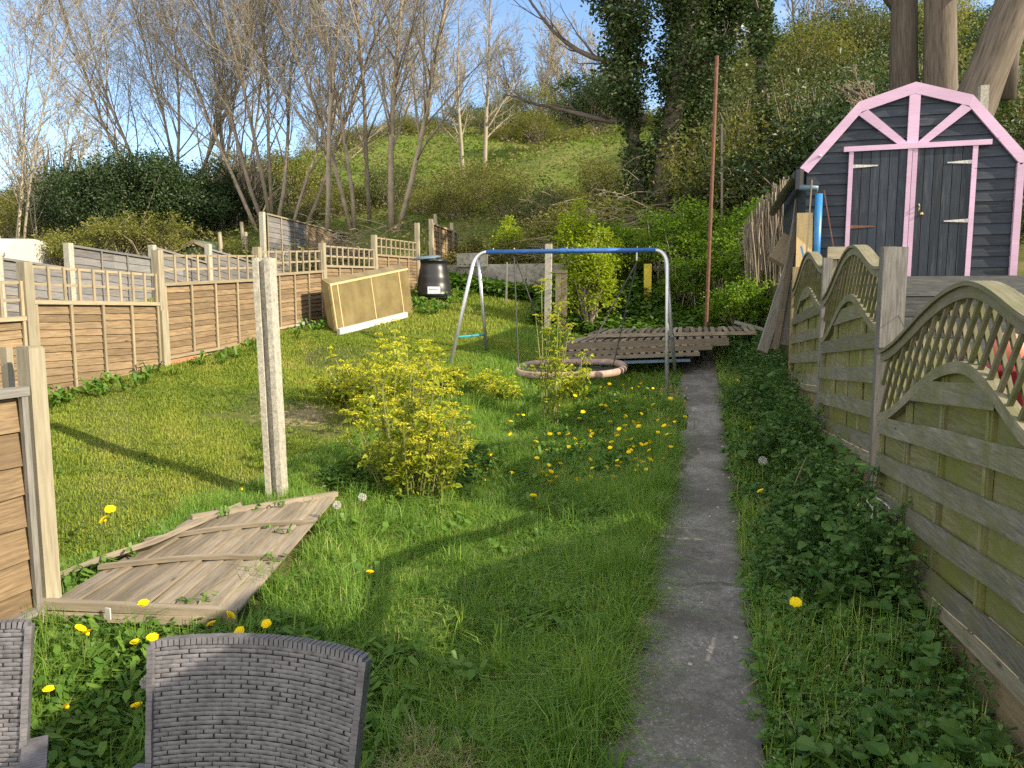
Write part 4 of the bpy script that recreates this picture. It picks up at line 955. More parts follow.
    # vertical cords between the strands
def make_chair(label, loc, rz):
    t = thing('rattan_chair', label, 'chair', loc, rz, 'grey rattan garden chairs')
    Wd = .54
    def back(u, v, off_=0.0):
        s = u/Wd*2-1; wid = .88+.12*min(1, v/.5)
        x = s*Wd/2*wid; arch = .003*(1-s*s)*(v/.5)
        y = .20+.05*(1-s*s)+v*.20+off_; z = .42+v*.96+arch
        return Vector((x, y, z)), Vector((0.16*s*-1, -1, .2)).normalized()
    for side, o_, nm in ((1, 0, 'backrest'), (-1, .035, 'backrest_rear')):
        a = MB(); c_ = MB(); weave(a, c_, lambda u, v: back(u, v, o_), Wd, .50, side=side)
        ob = a.build(nm, M['wicker'], t, True); c_.build('core', M['wickerd'], ob)
    # rim around the back
    a = MB(); pol = []
    rim = []
    for v in np.linspace(0, .5, 10): rim.append(back(0, v, .017)[0])
    for u in np.linspace(0, Wd, 22)[1:-1]: rim.append(back(u, .503, .017)[0])
    for v in np.linspace(.5, 0, 10): rim.append(back(Wd, v, .017)[0])
    rim = [Vector(p) for p in rim]
    # strands wrapped over the rim: short flat hoops
    acc = 0
    for k in range(len(rim)-1):
        A, B = rim[k], rim[k+1]; L_ = (B-A).length; n = max(1, int(L_/.0105))
        for q in range(n):
            c = A.lerp(B, (q+.5)/n); d = (B-A).normalized(); s = Vector((0, 1, -.2)).normalized(); up = d.cross(s).normalized()
            a.frame(c, d, s, up, .0052, .021+random.uniform(0, .002), .0075+random.uniform(0, .001), random.random())
    a.build('rim', M['wicker'], t)
    # seat
    def seat(u, v): return Vector((u-.27, -.3+v, .42-.015*math.sin(v/.5*math.pi))), Vector((0, 0, 1))
    a = MB(); c_ = MB(); weave(a, c_, seat, .54, .5); ob = a.build('seat', M['wicker'], t, True); c_.build('core', M['wickerd'], ob)
    a = MB()
    for k in range(5): a.box((0, -.305, .40-k*.014), (.56, .03, .0125))
    for s in (-1, 1):
        for k in range(5): a.box((s*.28, -.05, .40-k*.014), (.03, .5, .0125))
    a.build('apron', M['wicker'], t)
    for s in (-1, 1):
        # wrapped arm: path from the back down to the front
        pth = [Vector((s*.272, .27, .60)), Vector((s*.29, .12, .605)), Vector((s*.3, -.08, .6)), Vector((s*.3, -.2, .585)), Vector((s*.3, -.25, .54)), Vector((s*.295, -.26, .42))]
        a = MB()
        for A, B in zip(pth[:-1], pth[1:]):
            L_ = (B-A).length; n = int(L_/.0125); d = (B-A).normalized(); sx = Vector((1, 0, 0)); up = d.cross(sx).normalized()
            for q in range(n):
                c = A.lerp(B, (q+.5)/n); a.frame(c, d, sx, up, .0056, .028+random.uniform(0, .001), .014, random.random())
        a.build('armrest', M['wicker'], t)
        for y, zt_ in ((-.285, .42), (.2, .44)):
            a = MB(); a.beam((s*.265, y+(.06 if y > 0 else 0), 0), (s*.265, y, zt_), .034, .034, (0, 1, 0)); a.build('leg', M['wickerd'], t)
    return t
cz = .77
c1 = atZ(157, 641, cz); c2 = atZ(365, 657, cz); ctr = (c1+c2)/2; dv = c2-c1; ang = math.atan2(dv.y, dv.x)
back_off = Vector((0, .30+.02, 0)); R3 = Matrix.Rotation(ang, 3, 'Z')
ctr0 = ctr-R3 @ back_off
ch = make_chair('grey rattan garden chair in the middle of the bottom edge, facing the camera', (ctr0.x, ctr0.y, -.135), ang)
chs = dv.length/.56; print('chair width', dv.length, 'scale', chs)
ch2 = dup(ch, (0, 0, 0), 0, 'grey rattan garden chair cut off by the bottom left corner of the photo')
ang2 = math.radians(38); tr_ = atZ(31, 620, cz)   # its nearer back corner
cr = Matrix.Rotation(ang2, 3, 'Z') @ Vector((.27, .335, 0))
ch2.location = (tr_.x-cr.x, tr_.y-cr.y, -.135); ch2.rotation_euler[2] = ang2
# ------------------------------------------------------------------ leaves
def leaves(mb, P, size, up=.5, rnd=None, asp=.55, fold=.25, tipdir=None):
    """two-facet leaves: base, left, tip, right folded along the midrib"""
    n = len(P); P = np.asarray(P, float)
    nrm = RNG.normal(0, 1, (n, 3)); nrm[:, 2] = np.abs(nrm[:, 2])+up*2; nrm /= np.linalg.norm(nrm, axis=1)[:, None]
    d = RNG.normal(0, 1, (n, 3)) if tipdir is None else tipdir+RNG.normal(0, .25, (n, 3))
    d -= (d*nrm).sum(1)[:, None]*nrm; d /= np.maximum(np.linalg.norm(d, axis=1), 1e-6)[:, None]
    s = np.cross(nrm, d); L_ = (size if hasattr(size, '__len__') else np.full(n, size)*RNG.uniform(.6, 1.3, n))[:, None]
    w = L_*asp*.5
    V = np.stack([P, P+d*L_*.42-s*w+nrm*w*fold, P+d*L_-nrm*L_*.12, P+d*L_*.42+s*w+nrm*w*fold], 1).reshape(-1, 3)
    o = np.arange(n)[:, None]*4; r = RNG.random(n) if rnd is None else rnd
    mb.add(V, [o+np.array([[0, 2, 1]]), o+np.array([[0, 3, 2]])], np.repeat(r, 4))
TPL = np.array([(0, 0), (-.02, .2), (.12, .42), (.3, .5), (.5, .42), (.72, .24), (1, 0)])
def leaves2(mb, P, size, up=.5, rnd=None, asp=.8, fold=.2, tipdir=None, droop=.18):
    """heart shaped leaves: two curved halves either side of the midrib"""
    n = len(P); P = np.asarray(P, float); nrm = RNG.normal(0, 1, (n, 3)); nrm[:, 2] = np.abs(nrm[:, 2])+up*2; nrm /= np.linalg.norm(nrm, axis=1)[:, None]
    d = RNG.normal(0, 1, (n, 3)) if tipdir is None else tipdir+RNG.normal(0, .25, (n, 3))
    d -= (d*nrm).sum(1)[:, None]*nrm; d /= np.maximum(np.linalg.norm(d, axis=1), 1e-6)[:, None]
    s = np.cross(nrm, d); L_ = size if hasattr(size, '__len__') else np.full(n, size)*RNG.uniform(.5, 1.35, n); L_ = np.asarray(L_)[:, None]
    rows = []
    dr = droop*RNG.uniform(.3, 1.8, (n, 1))
    for sg in (1, -1):
        for (u, v) in TPL[1:-1]:
            rows.append(P+d*L_*u+s*L_*v*asp*sg+nrm*L_*(v*fold+.03*np.sin(u*17+RNG.random((n, 1))*6))-nrm*L_*dr*u*u)
    mid = [P, P+d*L_*.33-nrm*L_*dr*.1, P+d*L_*.66-nrm*L_*dr*.42, P+d*L_-nrm*L_*dr]
    V = np.stack(mid+rows, 1).reshape(-1, 3); o = np.arange(n)[:, None]*14
    F3 = []; F4 = []
    for b_ in (4, 9):
        q = [(0, b_, b_+1), (2, b_+3, b_+4), (2, b_+4, 3)]; r4 = [(0, b_+1, b_+2, 1), (1, b_+2, b_+3, 2)]
        F3 += [t_ if b_ == 9 else t_[::-1] for t_ in q]; F4 += [t_ if b_ == 9 else t_[::-1] for t_ in r4]
    r = RNG.random(n) if rnd is None else rnd
    mb.add(V, [(o[:, None]+np.array(F3)[None]).reshape(-1, 3), (o[:, None]+np.array(F4)[None]).reshape(-1, 4)], np.repeat(r, 14))
def clumps(n_cl, per, rad, shape, r_in=.55, zmin=0, hollow=.6):
    """clump centres in an ellipsoid shell (shape = (a,b,h)), leaves gaussian in each clump"""
    th = RNG.random(n_cl)*2*math.pi; cz = RNG.uniform(-.25, 1, n_cl); rr = np.sqrt(np.maximum(0, 1-cz**2)); k = RNG.uniform(r_in, 1, n_cl)
    lump = 1+.18*np.sin(th*3+cz*4)+.1*np.sin(th*7)
    C = np.stack([rr*np.cos(th)*k*shape[0]*lump, rr*np.sin(th)*k*shape[1]*lump, np.maximum(zmin, (cz*k*lump*.5+.42)*shape[2])], -1)
    m = per*n_cl; i_ = RNG.integers(0, n_cl, m)
    cs = RNG.uniform(.5, 1.3, n_cl)[i_][:, None]
    return C[i_]+RNG.normal(0, 1, (m, 3))*rad*cs*np.array([1, 1, .75]), C, RNG.random(n_cl)[i_]
def stick_fan(C, base, r0=.02, n=None, z0=0.0):
    pol = []
    for k, c in enumerate(C[:n] if n else C):
        b_ = np.array([base[0]*random.uniform(-.3, .3), base[1]*random.uniform(-.3, .3), z0]); m_ = b_*.45+c*.55+np.array([random.uniform(-.1, .1), random.uniform(-.1, .1), .1])
        pol.append(([tuple(b_), tuple(m_), tuple(c)], [r0, r0*.6, r0*.25]))
    return pol
def make_bush(name, label, shape, ncl, per, rad, size, m, ms='bark2', cat='bush', group=None, up=.3, sticks=40, asp=.55):
    t = thing(name, label, cat, (0, 0, -50), 0, group)
    P, C, cr = clumps(ncl, per, rad, shape); a = MB(); P[:, 2] = np.maximum(P[:, 2], .02)
    leaves(a, P, size, up, np.clip(cr*.5+RNG.random(len(P))*.5, 0, 1), asp); a.build('foliage', M[m], t)
    a = MB(); a.tubes(stick_fan(C, shape, .012+shape[2]*.006, sticks), 5); a.build('branches', M[ms], t)
    return t
def place(t, x, y, first, rz=None, sc=1, label=None, group=None, dz=-.1):
    rz = random.uniform(0, 6.28) if rz is None else rz
    if first: t.location = (x, y, G(x, y)+dz); t.rotation_euler = (0, 0, rz); t.scale = (sc,)*3 if not hasattr(sc, '__len__') else sc; r = t
    else: r = dup(t, (x, y, G(x, y)+dz), rz, None, None, sc)
    if label: r['label'] = label
    if group: r['group'] = group
    return r
# ------------------------------------------------------------------ bare trees
def grow(pol, p, d, L_, r, lvl, P):
    """recursive branch; polylines appended to pol[lvl]"""
    n = P['n'][min(lvl, len(P['n'])-1)]; st = L_/n; pts = [p]; rad = [r]; dirs = [d]
    for k in range(n):
        w = P['wob'][min(lvl, len(P['wob'])-1)]
        d = (d[0]+random.gauss(0, w), d[1]+random.gauss(0, w), d[2]+random.gauss(0, w)+P['up'][min(lvl, len(P['up'])-1)]*(1 if lvl else .3))
        q = math.sqrt(d[0]**2+d[1]**2+d[2]**2); d = (d[0]/q, d[1]/q, d[2]/q)
        p = (p[0]+d[0]*st, p[1]+d[1]*st, p[2]+d[2]*st); pts.append(p); dirs.append(d)
        rad.append(max(P['rmin'], r*(1-(k+1)/n*P['taper'])))
    pol[lvl].append((pts, rad))
    if lvl >= P['lv']: return
    nc = P['kids'][lvl]
    for c in range(nc):
        t = P['start'][lvl]+(1-P['start'][lvl])*(c+random.random())/nc; f = t*n; i_ = min(int(f), n-1); f -= i_
        q = tuple(pts[i_][k]*(1-f)+pts[i_+1][k]*f for k in range(3)); dd = dirs[i_+1]
        a_ = math.radians(random.uniform(*P['ang'][lvl])); ph = random.uniform(0, 2*math.pi)
        v = Vector(dd); s = v.orthogonal().normalized(); s = Matrix.Rotation(ph, 3, v) @ s
        nd = v*math.cos(a_)+s*math.sin(a_)
        rr = (rad[i_]*(1-f)+rad[i_+1]*f)*P['rk'][lvl]
        grow(pol, q, tuple(nd), L_*P['lk'][lvl]*random.uniform(.6, 1.15)*(1-.45*t), max(P['rmin'], rr), lvl+1, P)
BASE = dict(n=[9, 6, 5, 4], wob=[.05, .09, .12, .15], up=[.03, .07, .06, .04], taper=.85, rmin=.0038, lv=3, kids=[28, 12, 9], start=[.18, .12, .1], ang=[(22, 42), (22, 45), (25, 55)], rk=[.45, .5, .55], lk=[.5, .5, .5])
def make_tree(name, label, stems, P, mt='bark', mb_='bark2', loc=(0, 0, 0), group=None, buds=0, lv_tr=0):
    """stems: list of (base offset, direction, length, radius)"""
    t = thing(name, label, 'tree', loc, 0, group); pol = [[] for _ in range(P['lv']+1)]
    for b_, d, L_, r in stems:
        d = Vector(d).normalized(); grow(pol, b_, tuple(d), L_, r, 0, P)
    for k, st in enumerate(pol[0]):
        a = MB(); a.tubes([st], 10); a.build('trunk', M[mt], t, True)
    a = MB(); a.tubes(pol[1], 6); 
    a.build('branches', M[mt], t, True)
    a = MB()
    for l_ in pol[2:]: a.tubes(l_, 3)
    tw = a.build('twigs', M[mb_], t, True)
    if buds:
        tips = np.array([p[0][-1] for p in pol[-1]]); i_ = RNG.integers(0, len(tips), buds)
        a = MB(); leaves(a, tips[i_]+RNG.normal(0, .05, (buds, 3)), .06, .3); a.build('buds', M['olive'], t)
    return t
def tbase(px, py, Y): p = atY(px, py, Y); return Vector((p.x, Y, min(p.z, G(p.x, Y))))
def tree_at(name, label, px, Y, stems, P, **kw):
    p = atY(px, 230, Y); return make_tree(name, label, stems, P, loc=(p.x, Y, G(p.x, Y)-.1), **kw)
def fan(n, L_, r, spread=.35, b=.3, side=(1, 0)):
    out = []
    for k in range(n):
        q = (k+.5)/n*2-1
        out.append(((q*b+random.uniform(-.1, .1), random.uniform(-b, b), 0), (q*spread+random.uniform(-.08, .08), random.uniform(-spread, spread)*.7, 1), L_*random.uniform(.8, 1.1), r*random.uniform(.75, 1.1)))
    return out
# yaw of the view plane: x offsets approx along the picture plane
def B(**k): d = dict(BASE); d.update(k); return d
P3 = B(kids=[28, 13, 9])
tree_at('bare_tree', 'bare many stemmed tree spreading wide above the dark evergreen bushes', 172, 24, fan(6, 12, .07, .62, .8), P3)
tree_at('bare_tree', 'bare slim tree with upright stems between the wide tree and the fence corner tree', 226, 25, fan(3, 12, .065, .3, .5), B(kids=[20, 8, 6]))
tree_at('bare_tree', 'bare tree with a cluster of stems standing just behind the high golden fence corner', 278, 21.5, fan(7, 12, .07, .42, .6), P3)
tree_at('bare_tree', 'single pale trunked bare tree right of the fence corner cluster', 327, 20.5, [((0, 0, 0), (.02, 0, 1), 11, .085)], B(kids=[22, 8, 6]))
tree_at('bare_tree', 'slim leaning bare tree behind the far end of the high fence', 352, 21, [((0, 0, 0), (-.28, 0, 1), 10, .075), ((.1, 0, 0), (.05, 0, 1), 10, .07)], B(kids=[20, 8, 6]))
tree_at('bare_tree', 'bare tree with two long trunks forking low, left of the hill view', 392, 20.5, [((0, 0, 0), (-.03, 0, 1), 11.5, .1), ((.15, 0, 0), (.22, .05, 1), 11.5, .085)], P3)
tree_at('bare_tree', 'bare thin trunk rising between the forked tree and the single pale trunk', 370, 22, [((0, 0, 0), (.02, 0, 1), 11, .075)], B(kids=[20, 8, 6]))
tree_at('bare_sapling', 'pale twiggy bare tree at the far left edge of the photo', 8, 17, fan(3, 8.5, .045, .25, .3), B(kids=[22, 9, 6], rmin=.005), mt='bark2')
tree_at('bare_sapling', 'thin bare sapling over the white garden roof at far left', 30, 18, fan(2, 4.5, .03, .2, .3), B(kids=[14, 6, 4]), mt='bark2')
sap = tree_at('slim_birch', 'tall slim bare birch on the hillside left of the ivy tree', 484, 36, [((0, 0, 0), (0, 0, 1), 9.5, .12)], B(kids=[22, 8, 6], rmin=.007, lk=[.34, .5, .5]), mt='bark2')
p = atY(464, 230, 34); s2 = dup(sap, (p.x, 34, G(p.x, 34)-.1), 1.9, 'slightly shorter slim bare birch just left of the tall hillside birch', None, .85)
# crest trees
protoc = None
for k, (px, Y) in enumerate([(505, 52), (520, 54), (538, 50), (556, 55), (572, 51), (420, 50), (447, 52), (400, 49), (600, 53), (800, 47), (836, 50), (860, 46), (905, 48), (960, 50), (1005, 46), (745, 50), (12, 50), (60, 46), (100, 52), (300, 48), (345, 50)]):
    if protoc is None:
        protoc = tree_at('crest_tree', 'small bare tree on the skyline of the hill', px, Y, fan(2, 6.0, .08, .2, .2), B(kids=[14, 8, 5], rmin=.012), mt='bark2', group='bare trees along the hill crest')
    else:
        p = atY(px, 100, Y); dup(protoc, (p.x, Y, G(p.x, Y)-.2), random.uniform(0, 6), None, None, random.uniform(.8, 1.3))
# ivy clad tree (tall, left) ------------------------------------------------
def ivy_on(pol, m, t, per_m, rad, size, zmax=99, name='ivy'):
    P = []
    for pts, rr in pol:
        for (a_, b_), r_ in zip(zip(pts[:-1], pts[1:]), rr):
            a_, b_ = np.array(a_), np.array(b_); L_ = np.linalg.norm(b_-a_); n = int(per_m*L_)
            if n < 1 or a_[2] > zmax: continue
            f = RNG.random((n, 1)); q = a_+(b_-a_)*f; v = RNG.normal(0, 1, (n, 3)); v /= np.linalg.norm(v, axis=1)[:, None]
            lump = (1+.5*np.sin(q[:, 2:]*3.1+q[:, :1]*4)+.3*np.sin(q[:, 2:]*7))*np.clip(q[:, 2:]/4.5, .68, 1)
            P.append(q+v*rad*lump*RNG.random((n, 1))**.4)
    P = np.concatenate(P); a = MB(); leaves(a, P, size, .4, None, .8); a.build(name, M[m], t)
def ivy_tree(label, px, Y, stems, P, per_m, rad, mt='bark_big', extra=None, size=.09, zmax=99):
    p = atY(px, 200, Y); t = thing('ivy_clad_tree', label, 'tree', (p.x, Y, G(p.x, Y)-.2)); pol = [[] for _ in range(P['lv']+1)]
    for b_, d, L_, r in stems: grow(pol, b_, tuple(Vector(d).normalized()), L_, r, 0, P)
    for st in pol[0]: a = MB(); a.tubes([st], 10); a.build('trunk', M[mt], t, True)
    a = MB(); a.tubes(pol[1], 6); a.build('branches', M[mt], t, True)
    a = MB(); [a.tubes(l_, 3) for l_ in pol[2:]]; a.build('twigs', M['bark'], t, True)
    ivy_on(pol[0]+(pol[1] if extra is None else pol[1][:extra]), 'ivy', t, per_m, rad, size, zmax)
    return t, pol
t, pol = ivy_tree('large tree thickly clad in dark ivy left of the rusty pole', 665, 19, [((0, 0, 0), (-.02, 0, 1), 10, .3), ((-.4, .1, .0), (-.2, 0, 1), 9, .2), ((.25, .2, 0), (.05, .1, 1), 9.5, .2), ((0, .3, 1), (.0, .1, 1), 8, .2)], B(kids=[7, 7, 5], lk=[.22, .5, .5], start=[.3, .3, .1], ang=[(40, 70), (25, 50), (25, 55)]), 1300, .6, size=.1)
# bare limbs reaching left over the hill view
a = MB(); P0 = B(lv=2, kids=[9, 8, 5], n=[10, 6, 4], wob=[.09, .12, .15], up=[.02, .08, .04], start=[.15, .1, .1], lk=[.4, .45, .5], rmin=.005)
pl2 = [[] for _ in range(3)]
for z0, L_, dz in ((4.2, 4.8, .12), (2.9, 4.2, -.02), (6.4, 4.5, .25)):
    grow(pl2, (-.5, 0, z0), tuple(Vector((-1, -.1, dz)).normalized()), L_, .085, 0, P0)
a = MB(); a.tubes(pl2[0], 8); a.tubes(pl2[1], 5); a.tubes(pl2[2], 3); a.build('bare_limbs', M['bark_big'], t, True)
t, pol = ivy_tree('slender ivy wrapped tree between the rusty pole and the shed', 772, 17.5, [((0, 0, 0), (.0, 0, 1), 9, .17)], B(kids=[8, 7, 6], lk=[.42, .5, .5], start=[.5, .3, .1], ang=[(35, 60), (25, 50), (25, 55)], n=[10, 7, 5, 4], wob=[.03, .12, .14, .15]), 2200, .22, extra=0, size=.09, zmax=5.6)
# big trunks behind the shed
def big_tree(label, px, Y, stems, P): return tree_at('big_tree', label, px, Y, stems, P, mt='bark_big', mb_='bark')
PB = B(n=[9, 7, 5, 4], kids=[10, 7, 6], wob=[.04, .11, .13, .15], lk=[.42, .5, .5], start=[.58, .2, .1], ang=[(30, 65), (25, 55), (25, 55)], rk=[.42, .5, .5], taper=.55)
big_tree('large tree with a leaning forked trunk, leftmost behind the shed roof', 903, 15.5, [((0, 0, 0), (-.08, 0, 1), 9.5, .3), ((-.25, 0, 4.7), (-.7, 0, 1), 3.5, .14)], PB)
big_tree('thick upright tree trunk directly behind the shed ridge', 944, 15.2, [((0, 0, 0), (-.01, 0, 1), 10, .34), ((-.1, 0, 5), (-.35, .1, 1), 5, .1)], PB)
big_tree('massive leaning tree trunk with torn pale bark right of the shed ridge', 896, 14.0, [((0, 0, 0), (.42, 0, 1), 9, .42), ((1.5, 0, 3.3), (.0, 0, 1), 6, .16), ((1.1, 0, 2.6), (-1, -.2, .35), 2.2, .07)], PB)
# ------------------------------------------------------------------ hillside mass cover
def hillcover(name, n, m, size, hmax, maskf, label, sx=(-60, 40), sy=(15.5, 56), asp=.5):
    x = RNG.uniform(*sx, n*3); y = sy[0]+(sy[1]-sy[0])*RNG.random(n*3)**1.35; az = np.arctan2(x, y)
    k = (az > -.98) & (az < .42) & (RNG.random(n*3) < maskf(x, y)) & ~((x > 1.1) & (y < 17.6)); x, y = x[k][:n], y[k][:n]
    lump = np.clip(.5+.7*vnoise(x, y, .8, 3), .05, 1.3); z = g(x, y)+hmax*lump*RNG.random(len(x))**.7
    a = MB(); d = np.hypot(x, y); leaves(a, np.stack([x, y, z], -1), size*(.45+d/45)*RNG.uniform(.6, 1.3, len(x)), .2, np.clip(.5+.35*vnoise(x, y, .45, 6)+RNG.normal(0, .2, len(x)), 0, 1), asp)
    tag(a.build(name, M[m]), label, name.replace('_', ' '), kind='stuff')
def gm(x, y): # grass band
    az = np.arctan2(x, y); d = np.hypot(x, y); return np.where((az > -.68) & (az < .02) & (d > 31) & (d < 47), 1.0, .2)*np.clip(.65+.5*vnoise(x, y, .5, 2), 0, 1)
hillcover('hill_grass', 70000, 'hillg', .16, .15, gm, 'rough green grass on the open slope of the hill')
hillcover('hill_scrub', 110000, 'hills', .12, .9, lambda x, y: np.clip(1.15-gm(x, y)*1.1, .05, 1), 'brown and olive scrub covering the hillside')
# ------------------------------------------------------------------ bushes
dk = make_bush('evergreen_bush', 'large dark evergreen bush in the middle behind the grey fence', (1.9, 1.5, 2.6), 90, 260, .28, .09, 'dark', sticks=20)
for k, (px, Y, sc, lb) in enumerate([(125, 19, (.95, .9, 1.15), None), (85, 20, (.85, .85, .95), 'dark evergreen bush at the left of the evergreen clump'), (178, 20.5, (.9, .9, 1.05), 'dark evergreen bush at the right end of the evergreen clump'), (215, 22, .7, 'lower dark evergreen bush behind the leaning stakes'), (250, 24, .7, 'dark bush in the shade under the fence corner trees')]):
    p = atY(px, 230, Y); place(dk, p.x, Y, k == 0, None, sc, lb, 'dark evergreen bushes behind the left gardens')
ol = [make_bush('scrub_bush', 'olive brown thicket bush on the hillside', (1.5, 1.4, 2.2), 60, 110, .28, .085, m_, 'dead', group='scrub bushes on the hill', sticks=60) for m_ in ('olive', 'holly', 'olive', 'dark')]
used = [False]*4; spots = []
for px, Y in [(15, 21), (50, 24), (5, 26), (30, 30), (70, 30), (110, 32), (150, 31), (235, 28), (262, 31), (290, 27), (318, 30), (60, 40), (110, 42), (170, 40), (230, 42), (275, 43), (320, 44), (365, 45), (405, 49), (435, 51), (470, 51), (505, 51), (540, 50), (575, 48), (610, 46), (640, 40), (585, 49), ]:
    spots.append((px, Y, random.uniform(.7, 1.25)))
for px in range(735, 1060, 26):
    for Y in (19, 23.5, 28, 33, 39, 46): spots.append((px+random.uniform(-9, 9), Y+random.uniform(-1.5, 1.5), random.uniform(1.0, 1.6)))
for px_ in range(318, 610, 17): spots.append((px_+random.uniform(-6, 6), random.uniform(44, 49), random.uniform(.5, .95)))
for px_ in range(330, 600, 30): spots.append((px_, random.uniform(30, 38), random.uniform(.25, .5)))
for px_, Y_ in [(330, 24), (360, 25), (425, 23), (455, 22), (510, 22), (540, 21), (565, 22.5), (600, 24), (480, 24), (395, 25), (300, 23)]: spots.append((px_, Y_, random.uniform(.5, .85)))
for px, Y, sc in spots:
    if px < 20 or px > 0:
        k = random.choice([0, 1, 1, 3, 2, 1, 3]) if px > 700 else random.choice([0, 0, 2, 1]); p = atY(px, 150, Y); place(ol[k], p.x, Y, not used[k], None, (sc, sc, sc*random.uniform(.8, 1.2)), group='scrub bushes on the hill', dz=-.3); used[k] = True
hl_ = make_bush('holly_bush', 'dark grey green holly bush just left of the trunks behind the shed', (1.3, 1.2, 2.4), 70, 200, .22, .08, 'dark', sticks=20); p = atY(868, 100, 20); place(hl_, p.x, 20, True, None, 1.3)
p = atY(600, 100, 40); place(hl_, p.x, 40, False, None, 1.6, 'dark evergreen bush high on the hill left of the ivy tree')
tk = None
for k, (px, Y) in enumerate([(745, 20), (800, 22), (830, 19), (855, 25), (790, 27), (915, 21), (960, 24), (1000, 20), (1015, 26), (720, 23), (50, 22), (95, 24), (240, 23)]):
    p = atY(px, 150, Y)
    if tk is None: tk = make_bush('bare_thicket', 'bare twiggy brown thicket among the scrub of the slope', (1.3, 1.2, 3.0), 160, 6, .3, .05, 'hills', 'dead', group='bare twiggy thickets on the slope', sticks=160, cat='thicket'); tk.location = (p.x, Y, G(p.x, Y)-.1)
    else: dup(tk, (p.x, Y, G(p.x, Y)-.1), random.uniform(0, 6), None, None, random.uniform(.8, 1.4))
# fresh green shrubs of the bank
fr_ = make_bush('elder_shrub', 'fresh green shrub right of the swing frame', (1.1, 1.0, 1.9), 60, 130, .17, .085, 'fresh', 'bark2', sticks=60, cat='shrub')
fl_ = [(672, 14.8, .8, None), (735, 13.9, .85, 'fresh green elder shrub right of the rusty pole'), (700, 15.8, .85, 'fresh green elder shrub behind the rusty pole'), (745, 12.9, .6, 'small fresh green shrub at the foot of the wattle screen'), (690, 14.0, .55, 'low green shrub behind the timber stack'), (618, 15.5, .65, 'green shrub in front of the brush heap'), (760, 14.8, .85, 'green shrub against the wattle screen')]
for k, (px, Y, sc, lb) in enumerate(fl_):
    p = atY(px, 280, Y); place(fr_, p.x, Y, k == 0, None, sc, lb, 'fresh green shrubs on the bank')
lm = make_bush('lime_shrub', 'sunlit lime green shrub beside the short tan board fence', (.42, .4, 2.0), 46, 100, .14, .085, 'lime', 'bark2', sticks=46, cat='shrub')
for k, (px, Y, sc, lb) in enumerate([(588, 13.0, .95, None), (612, 14.6, .6, 'sunlit lime green shrub behind the right end of the blue bar'), (640, 15.3, .5, 'small lime green shrub above the yellow post'), (510, 17.5, .75, 'sparse lime sapling above the retaining wall'), (572, 15.2, .8, 'lime green shrub behind the concrete post')]):
    p = atY(px, 280, Y); place(lm, p.x, Y, k == 0, None, sc, lb, 'lime green shrubs behind the swing')
br_ = make_bush('bramble', 'olive bramble mound above the retaining wall', (1.5, .8, 1.1), 60, 130, .16, .07, 'olive', 'dead', sticks=60, cat='bramble')
for k, (px, Y, sc, lb) in enumerate([(475, 17.0, 1.0, None), (520, 17.2, .9, 'bramble mound behind the post at the right end of the retaining wall'), (650, 17.2, 1.1, 'bramble tangle at the foot of the large ivy tree'), (600, 17.6, 1.2, 'bramble tangle left of the ivy tree'), (560, 17.8, 1.0, 'bramble tangle below the hill grass'), (790, 15.2, 1.0, 'bramble behind the leaning planks'), (58, 15.0, .8, 'bramble hanging over the grey fence before the white roof'), (232, 16.8, .8, 'bramble behind the green roofed shed')]):
    p = atY(px, 280, Y); place(br_, p.x, Y, k == 0, random.uniform(-.4, .4), sc, lb, 'bramble mounds')
# dark shaded hedge line under the trees left of the ivy
sh_ = make_bush('hazel_bush', 'yellowish hazel bush behind the grey fence', (1.0, .8, 1.3), 40, 90, .16, .07, 'olive', 'bark2', sticks=60)
for k, (px, Y, lb) in enumerate([(108, 15.5, None), (132, 15.8, 'yellowish hazel bush left of the green shed roof'), (160, 16.2, 'low green bush over the grey fence corner')]):
    p = atY(px, 240, Y); place(sh_, p.x, Y, k == 0, None, .9, lb, 'hazel bushes at the grey fence', dz=.2)

